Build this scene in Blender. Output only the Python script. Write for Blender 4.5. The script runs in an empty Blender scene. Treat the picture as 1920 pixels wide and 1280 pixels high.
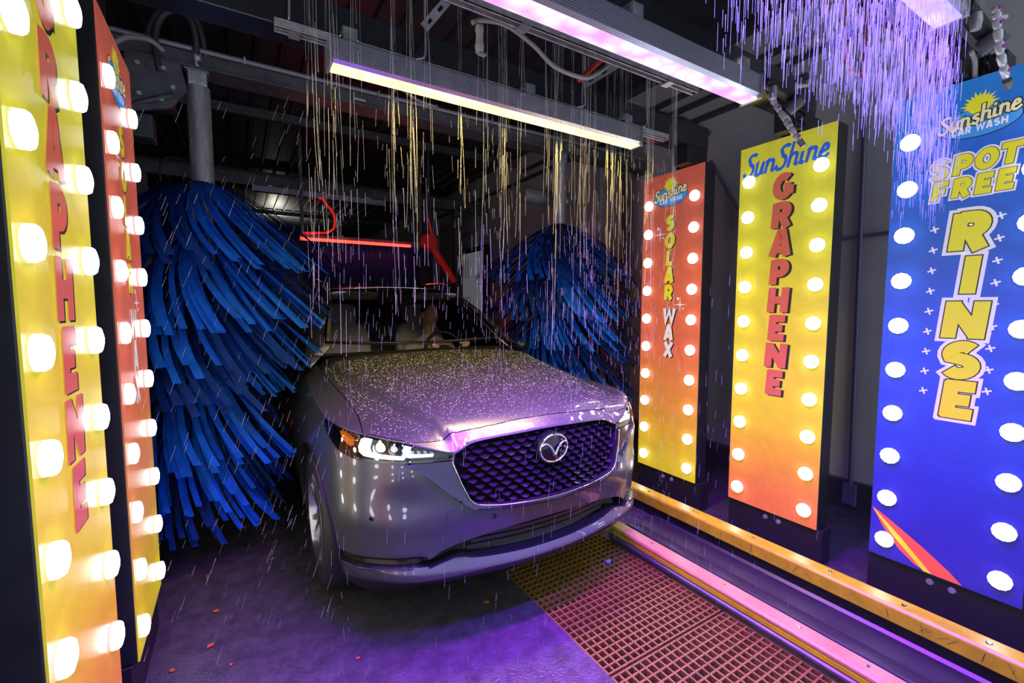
import bpy, bmesh, math, random, bisect
from mathutils import Vector, Matrix, Euler
from mathutils.geometry import delaunay_2d_cdt
R = math.radians
random.seed(7)
SC = bpy.context.scene
COL = SC.collection

# ------------------------------------------------------------------ camera
cam_d = bpy.data.cameras.new('camera')
cam_d.sensor_width = 36.0
cam_d.lens = 840.0 / 1920.0 * 36.0
cam_d.clip_start = 0.01
cam_d.clip_end = 100
cam = bpy.data.objects.new('camera', cam_d)
COL.objects.link(cam)
cam.location = (0, 0, 1.5)
cam.rotation_euler = (R(90 - 4.4), 0, R(-31.5))
SC.camera = cam

# ------------------------------------------------------------------ world, exposure
world = bpy.data.worlds.new('dusk')   # pale dusk light through the open tunnel mouth behind the camera
SC.world = world
world.use_nodes = True
world.node_tree.nodes['Background'].inputs[0].default_value = (0.62, 0.70, 0.82, 1)
world.node_tree.nodes['Background'].inputs[1].default_value = 1.2
SC.view_settings.view_transform = 'Standard'
SC.view_settings.look = 'None'
SC.view_settings.exposure = 0.0
SC.view_settings.gamma = 1.0
SC.view_settings.use_curve_mapping = False
SC.cycles.volume_bounces = 0
SC.cycles.max_bounces = 6
SC.cycles.diffuse_bounces = 3
SC.cycles.glossy_bounces = 4
SC.cycles.transmission_bounces = 4
SC.cycles.transparent_max_bounces = 16
SC.cycles.caustics_reflective = False
SC.cycles.caustics_refractive = False
SC.cycles.sample_clamp_indirect = 4.0

BULB_POWER = 18.0
PRINT_GLOW = 0.40      # glow added to panel prints and inks to brighten the signs
# LED bars: colour, area-light watts, strip emission
BARS = [  # (y, led colour, light colour, watts, emission)
    (1.985, (1.0, 0.93, 0.55), (1.0, 0.68, 0.14), 36.0, 1.6),
    (1.275, (0.92, 0.62, 1.0), (0.34, 0.02, 1.0), 115.0, 1.35),
    (0.590, (0.80, 0.66, 1.0), (0.17, 0.05, 1.0), 100.0, 1.25),
]

# ------------------------------------------------------------------ materials
MATS = {}
def pm(name, col, rough=0.5, metal=0.0, coat=0.0, emis=None, estr=0.0, alpha=1.0, trans=0.0, spec=0.5, var=0.0, vscale=6.0, bump=0.0, bscale=80.0, rvar=0.0, aniso=None):
    if name in MATS: return MATS[name]
    m = bpy.data.materials.new(name); m.use_nodes = True
    nt = m.node_tree; b = nt.nodes['Principled BSDF']
    b.inputs['Base Color'].default_value = (*col, 1)
    b.inputs['Roughness'].default_value = rough
    b.inputs['Metallic'].default_value = metal
    b.inputs['Coat Weight'].default_value = coat
    b.inputs['Coat Roughness'].default_value = 0.03
    b.inputs['Alpha'].default_value = alpha
    b.inputs['Transmission Weight'].default_value = trans
    b.inputs['Specular IOR Level'].default_value = spec
    if emis:
        b.inputs['Emission Color'].default_value = (*emis, 1)
        b.inputs['Emission Strength'].default_value = estr
    if var > 0 or rvar > 0 or bump > 0:
        tc = nt.nodes.new('ShaderNodeTexCoord')
    if var > 0 or rvar > 0:
        mp = nt.nodes.new('ShaderNodeMapping')
        if aniso: mp.inputs['Scale'].default_value = aniso
        nt.links.new(tc.outputs['Object'], mp.inputs['Vector'])
        nz = nt.nodes.new('ShaderNodeTexNoise'); nz.inputs['Scale'].default_value = vscale; nz.inputs['Detail'].default_value = 6; nz.inputs['Roughness'].default_value = 0.65
        nt.links.new(mp.outputs[0], nz.inputs['Vector'])
    if var > 0:
        mr = nt.nodes.new('ShaderNodeMapRange'); mr.inputs[1].default_value = 0.3; mr.inputs[2].default_value = 0.7
        mr.inputs[3].default_value = 1 - var; mr.inputs[4].default_value = 1 + var
        nt.links.new(nz.outputs[0], mr.inputs[0])
        mx = nt.nodes.new('ShaderNodeVectorMath'); mx.operation = 'SCALE'; mx.inputs[0].default_value = col
        nt.links.new(mr.outputs[0], mx.inputs['Scale'])
        nt.links.new(mx.outputs[0], b.inputs['Base Color'])
    if rvar > 0:
        mr2 = nt.nodes.new('ShaderNodeMapRange'); mr2.inputs[1].default_value = 0.35; mr2.inputs[2].default_value = 0.65
        mr2.inputs[3].default_value = max(0.02, rough - rvar); mr2.inputs[4].default_value = min(1, rough + rvar)
        nt.links.new(nz.outputs[0], mr2.inputs[0]); nt.links.new(mr2.outputs[0], b.inputs['Roughness'])
    if bump > 0:
        n2 = nt.nodes.new('ShaderNodeTexNoise'); n2.inputs['Scale'].default_value = bscale; n2.inputs['Detail'].default_value = 4
        nt.links.new(tc.outputs['Object'], n2.inputs['Vector'])
        bp = nt.nodes.new('ShaderNodeBump'); bp.inputs['Strength'].default_value = bump; bp.inputs['Distance'].default_value = 0.01
        nt.links.new(n2.outputs[0], bp.inputs['Height']); nt.links.new(bp.outputs[0], b.inputs['Normal'])
    MATS[name] = m
    return m

def clear_mat(name, tint=(0.9, 0.93, 1), gloss=0.12, rough=0.02):
    """thin clear pane: straight-through light plus a fresnel gloss"""
    if name in MATS: return MATS[name]
    m = bpy.data.materials.new(name); m.use_nodes = True
    nt = m.node_tree; nt.nodes.clear()
    o = nt.nodes.new('ShaderNodeOutputMaterial'); t = nt.nodes.new('ShaderNodeBsdfTransparent'); g = nt.nodes.new('ShaderNodeBsdfGlossy')
    t.inputs[0].default_value = (*tint, 1); g.inputs['Roughness'].default_value = rough
    f = nt.nodes.new('ShaderNodeFresnel'); f.inputs[0].default_value = 1.45
    mm = nt.nodes.new('ShaderNodeMath'); mm.operation = 'MULTIPLY_ADD'; mm.inputs[1].default_value = 0.9; mm.inputs[2].default_value = gloss * 0.15
    nt.links.new(f.outputs[0], mm.inputs[0])
    x = nt.nodes.new('ShaderNodeMixShader')
    nt.links.new(mm.outputs[0], x.inputs[0]); nt.links.new(t.outputs[0], x.inputs[1]); nt.links.new(g.outputs[0], x.inputs[2]); nt.links.new(x.outputs[0], o.inputs[0])
    MATS[name] = m
    return m

def emat(name, col, strength):
    if name in MATS: return MATS[name]
    m = bpy.data.materials.new(name); m.use_nodes = True
    nt = m.node_tree; nt.nodes.clear()
    o = nt.nodes.new('ShaderNodeOutputMaterial'); e = nt.nodes.new('ShaderNodeEmission')
    e.inputs[0].default_value = (*col, 1); e.inputs[1].default_value = strength
    nt.links.new(e.outputs[0], o.inputs[0]); MATS[name] = m
    return m

def gradient_mat(name, stops, rough=0.3, z0=0.0, z1=2.6):
    """printed panel: colour runs with height (object z)"""
    m = bpy.data.materials.new(name); m.use_nodes = True
    nt = m.node_tree; b = nt.nodes['Principled BSDF']
    tc = nt.nodes.new('ShaderNodeTexCoord'); sx = nt.nodes.new('ShaderNodeSeparateXYZ'); mr = nt.nodes.new('ShaderNodeMapRange')
    mr.inputs[1].default_value = z0; mr.inputs[2].default_value = z1
    cr = nt.nodes.new('ShaderNodeValToRGB')
    nt.links.new(tc.outputs['Object'], sx.inputs[0]); nt.links.new(sx.outputs[2], mr.inputs[0]); nt.links.new(mr.outputs[0], cr.inputs[0])
    el = cr.color_ramp.elements
    while len(el) < len(stops): el.new(0.5)
    for e, (p, c) in zip(el, stops): e.position = p; e.color = (*c, 1)
    nz = nt.nodes.new('ShaderNodeTexNoise'); nz.inputs['Scale'].default_value = 3.0; nz.inputs['Detail'].default_value = 3; nz.inputs['Distortion'].default_value = 2.5
    nt.links.new(tc.outputs['Object'], nz.inputs['Vector'])
    m2 = nt.nodes.new('ShaderNodeMapRange'); m2.inputs[1].default_value = 0.3; m2.inputs[2].default_value = 0.7; m2.inputs[3].default_value = 0.9; m2.inputs[4].default_value = 1.08
    nt.links.new(nz.outputs[0], m2.inputs[0])
    mx = nt.nodes.new('ShaderNodeVectorMath'); mx.operation = 'SCALE'
    nt.links.new(cr.outputs[0], mx.inputs[0]); nt.links.new(m2.outputs[0], mx.inputs['Scale']); nt.links.new(mx.outputs[0], b.inputs['Base Color'])
    b.inputs['Roughness'].default_value = rough
    nt.links.new(mx.outputs[0], b.inputs['Emission Color']); b.inputs['Emission Strength'].default_value = PRINT_GLOW
    n3 = nt.nodes.new('ShaderNodeTexNoise'); n3.inputs['Scale'].default_value = 160.0
    nt.links.new(tc.outputs['Object'], n3.inputs['Vector'])
    bp = nt.nodes.new('ShaderNodeBump'); bp.inputs['Strength'].default_value = 0.15; bp.inputs['Distance'].default_value = 0.004
    nt.links.new(n3.outputs[0], bp.inputs['Height']); nt.links.new(bp.outputs[0], b.inputs['Normal'])
    MATS[name] = m
    return m

BLACK = pm('black_paint', (0.016, 0.017, 0.02), 0.35, var=0.3, vscale=9)
BLACKP = pm('black_plastic', (0.012, 0.012, 0.014), 0.42)
RUBBER = pm('rubber', (0.015, 0.015, 0.016), 0.6)
STEEL = pm('galvanised_steel', (0.42, 0.43, 0.46), 0.42, 0.75, var=0.35, vscale=14)
DSTEEL = pm('dull_steel', (0.10, 0.10, 0.115), 0.5, 0.4, var=0.4, vscale=10)
ALU = pm('aluminium', (0.62, 0.62, 0.68), 0.25, 0.9)
CHROME = pm('chrome', (0.75, 0.75, 0.8), 0.08, 1.0)

# ------------------------------------------------------------------ mesh helpers
class MB:
    def __init__(s): s.v = []; s.f = []
    def add(s, vs, fs):
        o = len(s.v); s.v += [tuple(v) for v in vs]; s.f += [tuple(i + o for i in f) for f in fs]; return s
    def box(s, x0, x1, y0, y1, z0, z1):
        return s.add([(x0,y0,z0),(x1,y0,z0),(x1,y1,z0),(x0,y1,z0),(x0,y0,z1),(x1,y0,z1),(x1,y1,z1),(x0,y1,z1)],
                     [(0,3,2,1),(4,5,6,7),(0,1,5,4),(1,2,6,5),(2,3,7,6),(3,0,4,7)])
    def obox(s, c, size, rot=(0,0,0)):
        m = Matrix.Translation(c) @ Euler(rot).to_matrix().to_4x4(); a, b, d = [q / 2 for q in size]
        vs = [m @ Vector(p) for p in [(-a,-b,-d),(a,-b,-d),(a,b,-d),(-a,b,-d),(-a,-b,d),(a,-b,d),(a,b,d),(-a,b,d)]]
        return s.add(vs, [(0,3,2,1),(4,5,6,7),(0,1,5,4),(1,2,6,5),(2,3,7,6),(3,0,4,7)])
    def tube(s, pts, r, n=8, caps=True):
        pts = [Vector(p) for p in pts]; rs = r if isinstance(r, (list, tuple)) else [r] * len(pts)
        vs = []; fs = []; up = None
        for i, p in enumerate(pts):
            d = (pts[min(i+1, len(pts)-1)] - pts[max(i-1, 0)])
            d = d.normalized() if d.length > 1e-9 else Vector((0,0,1))
            if up is None:
                up = Vector((0,0,1)) if abs(d.z) < 0.9 else Vector((1,0,0))
            a = d.cross(up).normalized(); up = a.cross(d).normalized()
            for k in range(n):
                t = 2*math.pi*k/n; vs.append(p + (a*math.cos(t) + up*math.sin(t)) * rs[i])
        for i in range(len(pts)-1):
            for k in range(n):
                k2 = (k+1) % n; fs.append((i*n+k, i*n+k2, (i+1)*n+k2, (i+1)*n+k))
        if caps:
            fs.append(tuple(range(n-1, -1, -1))); fs.append(tuple((len(pts)-1)*n + k for k in range(n)))
        return s.add(vs, fs)
    def cyl(s, a, b, r, n=16): return s.tube([a, b], r, n)
    def lathe(s, prof, n=24, m=Matrix(), closed=False):
        vs = []; fs = []
        for r, z in prof:
            for k in range(n):
                t = 2*math.pi*k/n; vs.append(m @ Vector((r*math.cos(t), r*math.sin(t), z)))
        N = len(prof)
        for i in range(N - (0 if closed else 1)):
            j = (i+1) % N
            for k in range(n):
                k2 = (k+1) % n; fs.append((i*n+k, i*n+k2, j*n+k2, j*n+k))
        return s.add(vs, fs)
    def grid(s, fn, us, vs_):
        vs = [fn(u, v) for v in vs_ for u in us]; n = len(us); fs = []
        for j in range(len(vs_)-1):
            for i in range(n-1): fs.append((j*n+i, j*n+i+1, (j+1)*n+i+1, (j+1)*n+i))
        return s.add(vs, fs)
    def prism(s, poly, fn, d0, d1):
        """poly in 2D, fn(u,v,d)->3D"""
        n = len(poly); vs = [fn(u, v, d0) for u, v in poly] + [fn(u, v, d1) for u, v in poly]
        fs = [tuple(range(n-1, -1, -1)), tuple(range(n, 2*n))] + [(i, (i+1) % n, n+(i+1) % n, n+i) for i in range(n)]
        return s.add(vs, fs)
    def obj(s, name, mat, parent=None, smooth=False, bevel=0.0, angle=None, loc=None):
        me = bpy.data.meshes.new(name); me.from_pydata(s.v, [], s.f); me.update()
        if smooth:
            me.polygons.foreach_set('use_smooth', [True] * len(me.polygons))
            if angle is not None: me.set_sharp_from_angle(angle=R(angle))
        return obj_of(name, me, mat, parent, bevel, loc)
def obj_of(name, me, mat, parent=None, bevel=0.0, loc=None):
    o = bpy.data.objects.new(name, me); COL.objects.link(o)
    if mat and not me.materials: me.materials.append(mat)
    if parent: o.parent = parent
    if loc is not None: o.location = loc
    if bevel:
        b = o.modifiers.new('bevel', 'BEVEL'); b.width = bevel; b.segments = 2; b.limit_method = 'ANGLE'; b.angle_limit = R(40)
    return o
def tag(o, label, cat, group=None, kind=None):
    o['label'] = label
    if cat: o['category'] = cat
    if group: o['group'] = group
    if kind: o['kind'] = kind
    return o
def struct(o, label=None):
    o['kind'] = 'structure'
    if label: o['label'] = label
    return o
def thing(name, label, cat, loc=(0,0,0), rz=0.0, group=None):
    o = bpy.data.objects.new(name, None); COL.objects.link(o); o.location = loc; o.rotation_euler = (0,0,rz)
    return tag(o, label, cat, group)
def inst(src, parent=None, loc=None, rot=None, scale=None):
    o = src.copy(); COL.objects.link(o)
    if parent is not None: o.parent = parent
    if loc is not None: o.location = loc
    if rot is not None: o.rotation_euler = rot
    if scale is not None: o.scale = scale
    return o
def smooth_path(pts, n=8):
    P = [Vector(p) for p in pts]; P = [2*P[0]-P[1]] + P + [2*P[-1]-P[-2]]; out = []
    for i in range(1, len(P)-2):
        for k in range(n):
            t = k/n; a, b, c, d = P[i-1], P[i], P[i+1], P[i+2]
            out.append(0.5*((2*b) + (c-a)*t + (2*a-5*b+4*c-d)*t*t + (3*b-a-3*c+d)*t**3))
    out.append(P[-2]); return out
def frange(a, b, n): return [a + (b-a)*i/n for i in range(n+1)]

# ------------------------------------------------------------------ the hall
WALLX, CEIL, FAR = 3.90, 3.85, 17.0
M_FLOOR = pm('wet_concrete', (0.055, 0.052, 0.058), 0.28, var=0.28, vscale=11.0, rvar=0.16, bump=0.5, bscale=90)
M_WALL = pm('painted_wall', (0.55, 0.54, 0.56), 0.6, var=0.12, vscale=2.5)
M_CEIL = pm('ceiling_metal', (0.06, 0.062, 0.075), 0.38, 0.35, var=0.35, vscale=3.0)
GX0, GX1, GY0, GY1 = 1.236, 1.995, -0.1, 2.45
def floor_mesh():
    b = MB()
    X = [-1.7, GX0, GX1, WALLX]; Y = [-1.0, GY0, GY1, FAR]
    for i in range(3):
        for j in range(3):
            if (i, j) == (1, 1): continue
            b.box(X[i], X[i+1], Y[j], Y[j+1], -0.12, 0)
    return b
struct(floor_mesh().obj('floor', M_FLOOR), 'dark wet concrete floor under the car')
pit = MB()
pit.box(GX0, GX1, GY0, GY1, -0.62, -0.55); pit.box(GX0-0.05, GX0, GY0, GY1, -0.62, -0.121); pit.box(GX1, GX1+0.05, GY0, GY1, -0.62, -0.121)
pit.box(GX0, GX1, GY1, GY1+0.05, -0.62, -0.121); pit.box(GX0, GX1, GY0-0.05, GY0, -0.62, -0.121)
struct(pit.obj('trim_1', pm('pit_wet', (0.03, 0.035, 0.06), 0.2)), 'drain pit under the grating')
struct(MB().box(WALLX, WALLX+0.15, -1, FAR, 0.2, CEIL).obj('wall_right', M_WALL), 'grey painted wall behind the signs on the right')
struct(MB().box(WALLX-0.06, WALLX+0.15, -1, FAR, 0, 0.2).obj('baseboard_right', pm('kerb', (0.03, 0.03, 0.035), 0.4)), 'dark kerb below the right wall')
struct(MB().box(-1.85, -1.7, -1, FAR, 0, CEIL).obj('wall_left', pm('dark_wall', (0.05, 0.053, 0.06), 0.55, var=0.3)), 'dark wall behind the signs on the left')
struct(MB().box(-1.85, WALLX+0.15, FAR, FAR+0.15, 0, CEIL).obj('wall_back', M_WALL), 'far end wall of the wash tunnel')
ceil = struct(MB().box(-1.85, WALLX+0.15, -1, FAR+0.15, CEIL, CEIL+0.1).obj('ceiling', M_CEIL), 'dark ribbed metal ceiling')
rib = None
for k in range(27):
    x = -1.6 + k * 0.205
    if x > WALLX - 0.05: break
    if rib is None:
        rib = MB().prism([(-0.028, 0), (-0.014, -0.03), (0.014, -0.03), (0.028, 0)], lambda u, v, d: (u, d, v), -1.0, FAR).obj('ceiling_rib', pm('rib_metal', (0.05, 0.052, 0.06), 0.4, 0.3), ceil, loc=(x, 0, CEIL))
    else: inst(rib, ceil, (x, 0, CEIL))
for i, y in enumerate((6.2, 9.0, 12.4)):
    struct(MB().box(-1.7, WALLX, y, y+0.07, CEIL-0.13, CEIL-0.031).obj('trim_%d' % (i+2), DSTEEL), 'cross purlin under the ceiling')
# wall seams and conduits on the right wall
wr = bpy.data.objects['wall_right']
for y in (0.95, 2.05, 3.15, 4.25, 5.35, 6.45, 7.55):
    MB().box(WALLX-0.012, WALLX, y, y+0.04, 0.2, CEIL).obj('wall_seam', M_WALL, wr)
for z, y0, y1 in ((3.46, 1.0, 9.5), (3.60, 1.9, 6.0), (3.30, 1.9, 4.0)):
    MB().box(WALLX-0.05, WALLX, y0, y1, z-0.02, z+0.02).obj('wall_channel', DSTEEL, wr)
# ------------------------------------------------------------------ grating, conveyor and rails
M_GRATE = pm('fibreglass_grating', (0.17, 0.11, 0.02), 0.42, var=0.4, vscale=18, spec=0.5)
def grating(name, label, y0, y1, depth, step):
    t = thing(name, label, 'grating', (GX0, y0, 0), group='floor grating panels')
    w = GX1 - GX0; L = y1 - y0
    nx = round(w / step); ny = round(L / step)
    h = 0.0042
    lon = lat = None
    for i in range(nx + 1):
        x = w * i / nx
        x = min(max(x, h), w - h)
        if lon is None:
            lon = MB().prism([(-h, 0), (-h*0.7, -depth), (h*0.7, -depth), (h, 0)], lambda u, v, d: (u, d, v), 0.0, L).obj('bar', M_GRATE, t, loc=(x, 0, 0))
        else: inst(lon, t, (x, 0, 0))
    for j in range(ny + 1):
        y = min(max(L * j / ny, h), L - h)
        if lat is None:
            lat = MB().prism([(-h, 0), (-h*0.7, -depth), (h*0.7, -depth), (h, 0)], lambda u, v, d: (d, u, v), 0.0, w).obj('cross_bar', M_GRATE, t, loc=(0, y, -0.0006))
        else: inst(lat, t, (0, y, -0.0006))
    return t
grating('floor_grating', 'brown square-mesh grating panel reaching under the car bumper', 1.262, GY1, 0.040, 0.0385)
grating('floor_grating', 'brown open grating panel with deep cells at the bottom of the picture', 0.16, 1.25, 0.075, 0.040)
MB().box(GX0, GX1, -0.1, 0.15, -0.04, 0.0).obj('floor_plate', DSTEEL); tag(bpy.data.objects['floor_plate'], 'dark steel cover plate beyond the nearest grating', 'plate')

M_GUIDE = pm('guide_cap', (0.40, 0.24, 0.08), 0.32, var=0.25, vscale=40, aniso=(6, 0.3, 6), bump=0.2, bscale=60)
M_YEL = pm('yellow_paint', (0.47, 0.42, 0.01), 0.35, var=0.25, vscale=12, spec=0.6)
def ylen(b, x0, x1, z0, z1, y0, y1): return b.box(x0, x1, y0, y1, z0, z1)
t = thing('guide_rail', 'low guide rail with worn tan cap beside the grating', 'rail', (2.0, 0, 0))
MB().box(0.0, 0.085, -0.9, 2.05, 0.0, 0.082).obj('web', BLACK, t)
MB().prism([(-0.004,0.078),(-0.004,0.092),(0.006,0.1),(0.083,0.1),(0.091,0.092),(0.091,0.078)], lambda u, v, d: (u, d, v), -0.9, 1.96).obj('cap', M_GUIDE, t, bevel=0.003)
MB().prism([(-0.005,0.077),(-0.005,0.092),(0.006,0.101),(0.083,0.101),(0.092,0.092),(0.092,0.077)], lambda u, v, d: (u, d, v), 1.96, 2.06).obj('end_cap', pm('dirty_yellow', (0.42, 0.33, 0.05), 0.4, var=0.2), t, bevel=0.003)
MB().box(-0.008, -0.0045, -0.9, 2.05, 0.055, 0.077).obj('edge_strip', M_YEL, t)
scr = None
for y in (1.75, 1.28, 0.93, 0.68, 0.42, 0.16):
    if scr is None: scr = MB().lathe([(0.0, 0.0035), (0.005, 0.0035), (0.008, 0.002), (0.0085, 0.0)], 12).obj('screw', CHROME, t, loc=(0.05, y, 0.1))
    else: inst(scr, t, (0.05, y, 0.1))
for k, x in enumerate((-0.045, -0.03)):
    pass
tag(MB().prism([(1.999,0.002),(1.999,0.03),(1.984,0.03),(1.984,0.042),(1.997,0.05),(1.997,0.002)], lambda u, v, d: (u, d, v), -0.9, 2.05).obj('edge_angle', DSTEEL), 'dark steel angle along the grating edge under the guide rail', 'angle')
# track plate
t = thing('conveyor_track', 'dark steel conveyor track plate between guide rail and yellow rail', 'track', (2.1, 0, 0))
MB().box(0.0, 0.10, -0.9, 2.1, 0.0, 0.004).obj('slot_floor', BLACK, t)
MB().prism([(0.10,0.0),(0.10,0.026),(0.112,0.03),(0.21,0.012),(0.355,0.018),(0.37,0.03),(0.37,0.0)], lambda u, v, d: (u, d, v), -0.9, 2.1).obj('track_plate', pm('wet_steel', (0.03, 0.029, 0.036), 0.35, 0.3, var=0.3, vscale=20, aniso=(4, 0.4, 4)), t)
t = thing('wheel_rail', 'bright yellow wheel rail with scuffed face running under the signs', 'rail', (2.48, 0, 0))
MB().prism([(0.0,0.072),(0.0,0.139),(0.011,0.15),(0.094,0.15),(0.105,0.139),(0.105,0.072)], lambda u, v, d: (u, d, v), -0.9, 8.0).obj('rail_tube', M_YEL, t, bevel=0.004)
MB().box(0.02, 0.085, -0.9, 8.0, 0.0, 0.073).obj('rail_support', BLACK, t)
scr2 = None
for y in (2.55, 2.2, 1.83, 1.42, 1.02, 0.72, 0.45):
    if scr2 is None: scr2 = MB().lathe([(0.0, 0.0045), (0.006, 0.0045), (0.0105, 0.0025), (0.012, 0.0)], 12).obj('bolt', CHROME, t, loc=(0.05, y, 0.15))
    else: inst(scr2, t, (0.05, y, 0.15))
scm = pm('scuff', (0.10, 0.06, 0.02), 0.6)
for k in range(26):
    y = random.uniform(0.3, 2.2); a = random.uniform(-0.9, 0.9); L = random.uniform(0.02, 0.055)
    z = 0.108; dy = L*math.sin(a)*0.9; dz = min(0.028, L*math.cos(a)*0.5)
    w = random.uniform(0.0006, 0.0016)
    MB().add([(-0.0006,y-dy-w,z-dz),(-0.0006,y-dy+w,z-dz),(-0.0006,y+dy+w,z+dz),(-0.0006,y+dy-w,z+dz)], [(0,1,2,3)]).obj('scuff_mark', scm, t)

# ------------------------------------------------------------------ lettering (stroke fonts)
def ell(cx, cy, rx, ry, a0, a1, n=14): return [(cx + rx*math.cos(R(a0+(a1-a0)*i/n)), cy + ry*math.sin(R(a0+(a1-a0)*i/n))) for i in range(n+1)]
# heavy caps: unit height, stroke centre lines for a stroke 0.25 wide
CAPS = {
 'G': (0.78, [ell(0.40,0.5,0.26,0.375,48,330) , [(0.655,0.50),(0.655,0.16)], [(0.44,0.46),(0.70,0.46)]]),
 'R': (0.78, [[(0.15,0.0),(0.15,1.0)], [(0.15,0.875)]+ell(0.40,0.67,0.2,0.205,90,-90,10)+[(0.15,0.465)], [(0.40,0.46),(0.64,0.0)]]),
 'A': (0.84, [[(0.13,0.0),(0.37,0.93),(0.47,0.93),(0.71,0.0)], [(0.22,0.27),(0.62,0.27)]]),
 'P': (0.74, [[(0.15,0.0),(0.15,1.0)], [(0.15,0.875)]+ell(0.38,0.655,0.21,0.22,90,-90,10)+[(0.15,0.435)]]),
 'H': (0.82, [[(0.15,0.0),(0.15,1.0)], [(0.67,0.0),(0.67,1.0)], [(0.15,0.5),(0.67,0.5)]]),
 'E': (0.68, [[(0.15,0.0),(0.15,1.0)], [(0.03,0.88),(0.63,0.88)], [(0.15,0.5),(0.56,0.5)], [(0.03,0.12),(0.65,0.12)]]),
 'N': (0.84, [[(0.14,0.0),(0.14,1.0)], [(0.70,0.0),(0.70,1.0)], [(0.14,0.92),(0.70,0.08)]]),
 'S': (0.74, [ell(0.37,0.675,0.24,0.2,40,210,10)+ell(0.37,0.325,0.24,0.2,75,-150,12)]),
 'O': (0.84, [ell(0.42,0.5,0.285,0.375,0,360,26)]),
 'L': (0.62, [[(0.15,1.0),(0.15,0.0)], [(0.03,0.12),(0.60,0.12)]]),
 'W': (1.12, [[(0.12,1.0),(0.30,0.08),(0.56,0.86),(0.82,0.08),(1.0,1.0)]]),
 'X': (0.84, [[(0.12,1.0),(0.72,0.0)], [(0.72,1.0),(0.12,0.0)]]),
 'I': (0.32, [[(0.16,0.0),(0.16,1.0)]]),
 'T': (0.78, [[(0.39,0.0),(0.39,1.0)], [(0.02,0.87),(0.76,0.87)]]),
 'F': (0.68, [[(0.15,0.0),(0.15,1.0)], [(0.03,0.88),(0.64,0.88)], [(0.15,0.47),(0.56,0.47)]]),
 'C': (0.76, [ell(0.42,0.5,0.27,0.375,50,310)]),
}
SCRIPT = {
 'S': (0.54, [ell(0.34,0.80,0.19,0.16,30,180,9)+ell(0.25,0.30,0.22,0.26,80,-170,14)]),
 'u': (0.50, [[(0.06,0.50),(0.10,0.55),(0.10,0.2)]+ell(0.22,0.17,0.12,0.13,190,340,6)+[(0.40,0.56)], [(0.40,0.56),(0.40,0.12),(0.50,0.06)]]),
 'n': (0.52, [[(0.04,0.50),(0.10,0.54),(0.10,0.02)], [(0.10,0.30)]+ell(0.26,0.40,0.14,0.14,160,10,7)+[(0.40,0.12),(0.52,0.06)]]),
 'h': (0.52, [[(0.10,1.02),(0.10,0.02)], [(0.10,0.30)]+ell(0.26,0.40,0.14,0.14,160,10,7)+[(0.40,0.12),(0.52,0.06)]]),
 's': (0.42, [ell(0.24,0.42,0.12,0.10,40,200,7)+ell(0.22,0.17,0.13,0.13,70,-170,9)]),
 'i': (0.28, [[(0.10,0.52),(0.10,0.10),(0.26,0.06)], [(0.10,0.70),(0.11,0.78)]]),
 'e': (0.48, [[(0.10,0.26),(0.34,0.34)]+ell(0.23,0.38,0.125,0.16,-10,120,7)+ell(0.25,0.24,0.17,0.21,140,310,9)+[(0.46,0.16)]]),
}
def ribbon(mb, pts, t, fn, ext=0.0, d=0.0):
    """mitred flat ribbon along a 2D polyline, fn(u,v,d)->3D"""
    P = [Vector(p) for p in pts]
    closed = (P[0]-P[-1]).length < 1e-6 and len(P) > 3
    if closed: P = P[:-1]
    n = len(P); L = []; Rr = []
    if not closed and ext:
        P[0] = P[0] + (P[0]-P[1]).normalized()*ext; P[-1] = P[-1] + (P[-1]-P[-2]).normalized()*ext
    for i in range(n):
        if closed: a, b = P[i-1], P[(i+1) % n]; d0 = (P[i]-a).normalized(); d1 = (b-P[i]).normalized()
        else:
            d0 = (P[i]-P[i-1]).normalized() if i else (P[1]-P[0]).normalized()
            d1 = (P[i+1]-P[i]).normalized() if i < n-1 else d0
        n0 = Vector((-d0.y, d0.x)); n1 = Vector((-d1.y, d1.x)); m = (n0+n1)
        m = m.normalized() if m.length > 1e-6 else n0
        k = t/2/max(0.5, m.dot(n1)); L.append(P[i]+m*k); Rr.append(P[i]-m*k)
    vs = [fn(p.x, p.y, d) for p in L] + [fn(p.x, p.y, d) for p in Rr]
    fs = [(i+1, i, n+i, n+i+1) for i in range(n-1)]
    if closed: fs.append((0, n-1, 2*n-1, n))
    mb.add(vs, fs)
def word_width(txt, font, sp): return sum(font[c][0] if c != ' ' else 0.35 for c in txt) + sp*(len(txt)-1)
def glyph(ch, font, u, v, h, t, d, ext=0.0, shear=0.0, wide=1.0, rot=0.0):
    mb = MB(); w, st = font[ch]; ca, sa = math.cos(rot), math.sin(rot)
    for k, pl in enumerate(st):
        def fn(a, b, dd, k=k):
            a2 = (a - w/2)*wide*h + shear*(b-0.5)*h; b2 = (b-0.5)*h
            return (u + a2*ca - b2*sa, -(d + k*0.00005), v + a2*sa + b2*ca)
        ribbon(mb, pl, t, fn, ext, d)
    return mb
def text_mesh(txt, font, u, v, h, t, d, ext=0.0, shear=0.0, wide=1.0, sp=0.06, rot=0.0):
    """a centred word as one mesh"""
    mb = MB(); W = word_width(txt, font, sp)*wide*h; x = -W/2
    for ch in txt:
        if ch == ' ': x += (0.35+sp)*wide*h; continue
        w = font[ch][0]*wide*h; cx = x + w/2
        g = glyph(ch, font, u + cx*math.cos(rot), v + cx*math.sin(rot), h, t, d, ext, shear, wide, rot); mb.add(g.v, g.f)
        x += w + sp*wide*h
    return mb
def disc(u, v, ru, rv, d, n=40, a0=0, a1=360):
    P = ell(u, v, ru, rv, a0, a1, n)
    if a1-a0 >= 360: P = P[:-1]
    return MB().add([(p[0], -d, p[1]) for p in P], [tuple(range(len(P)))])
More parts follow.
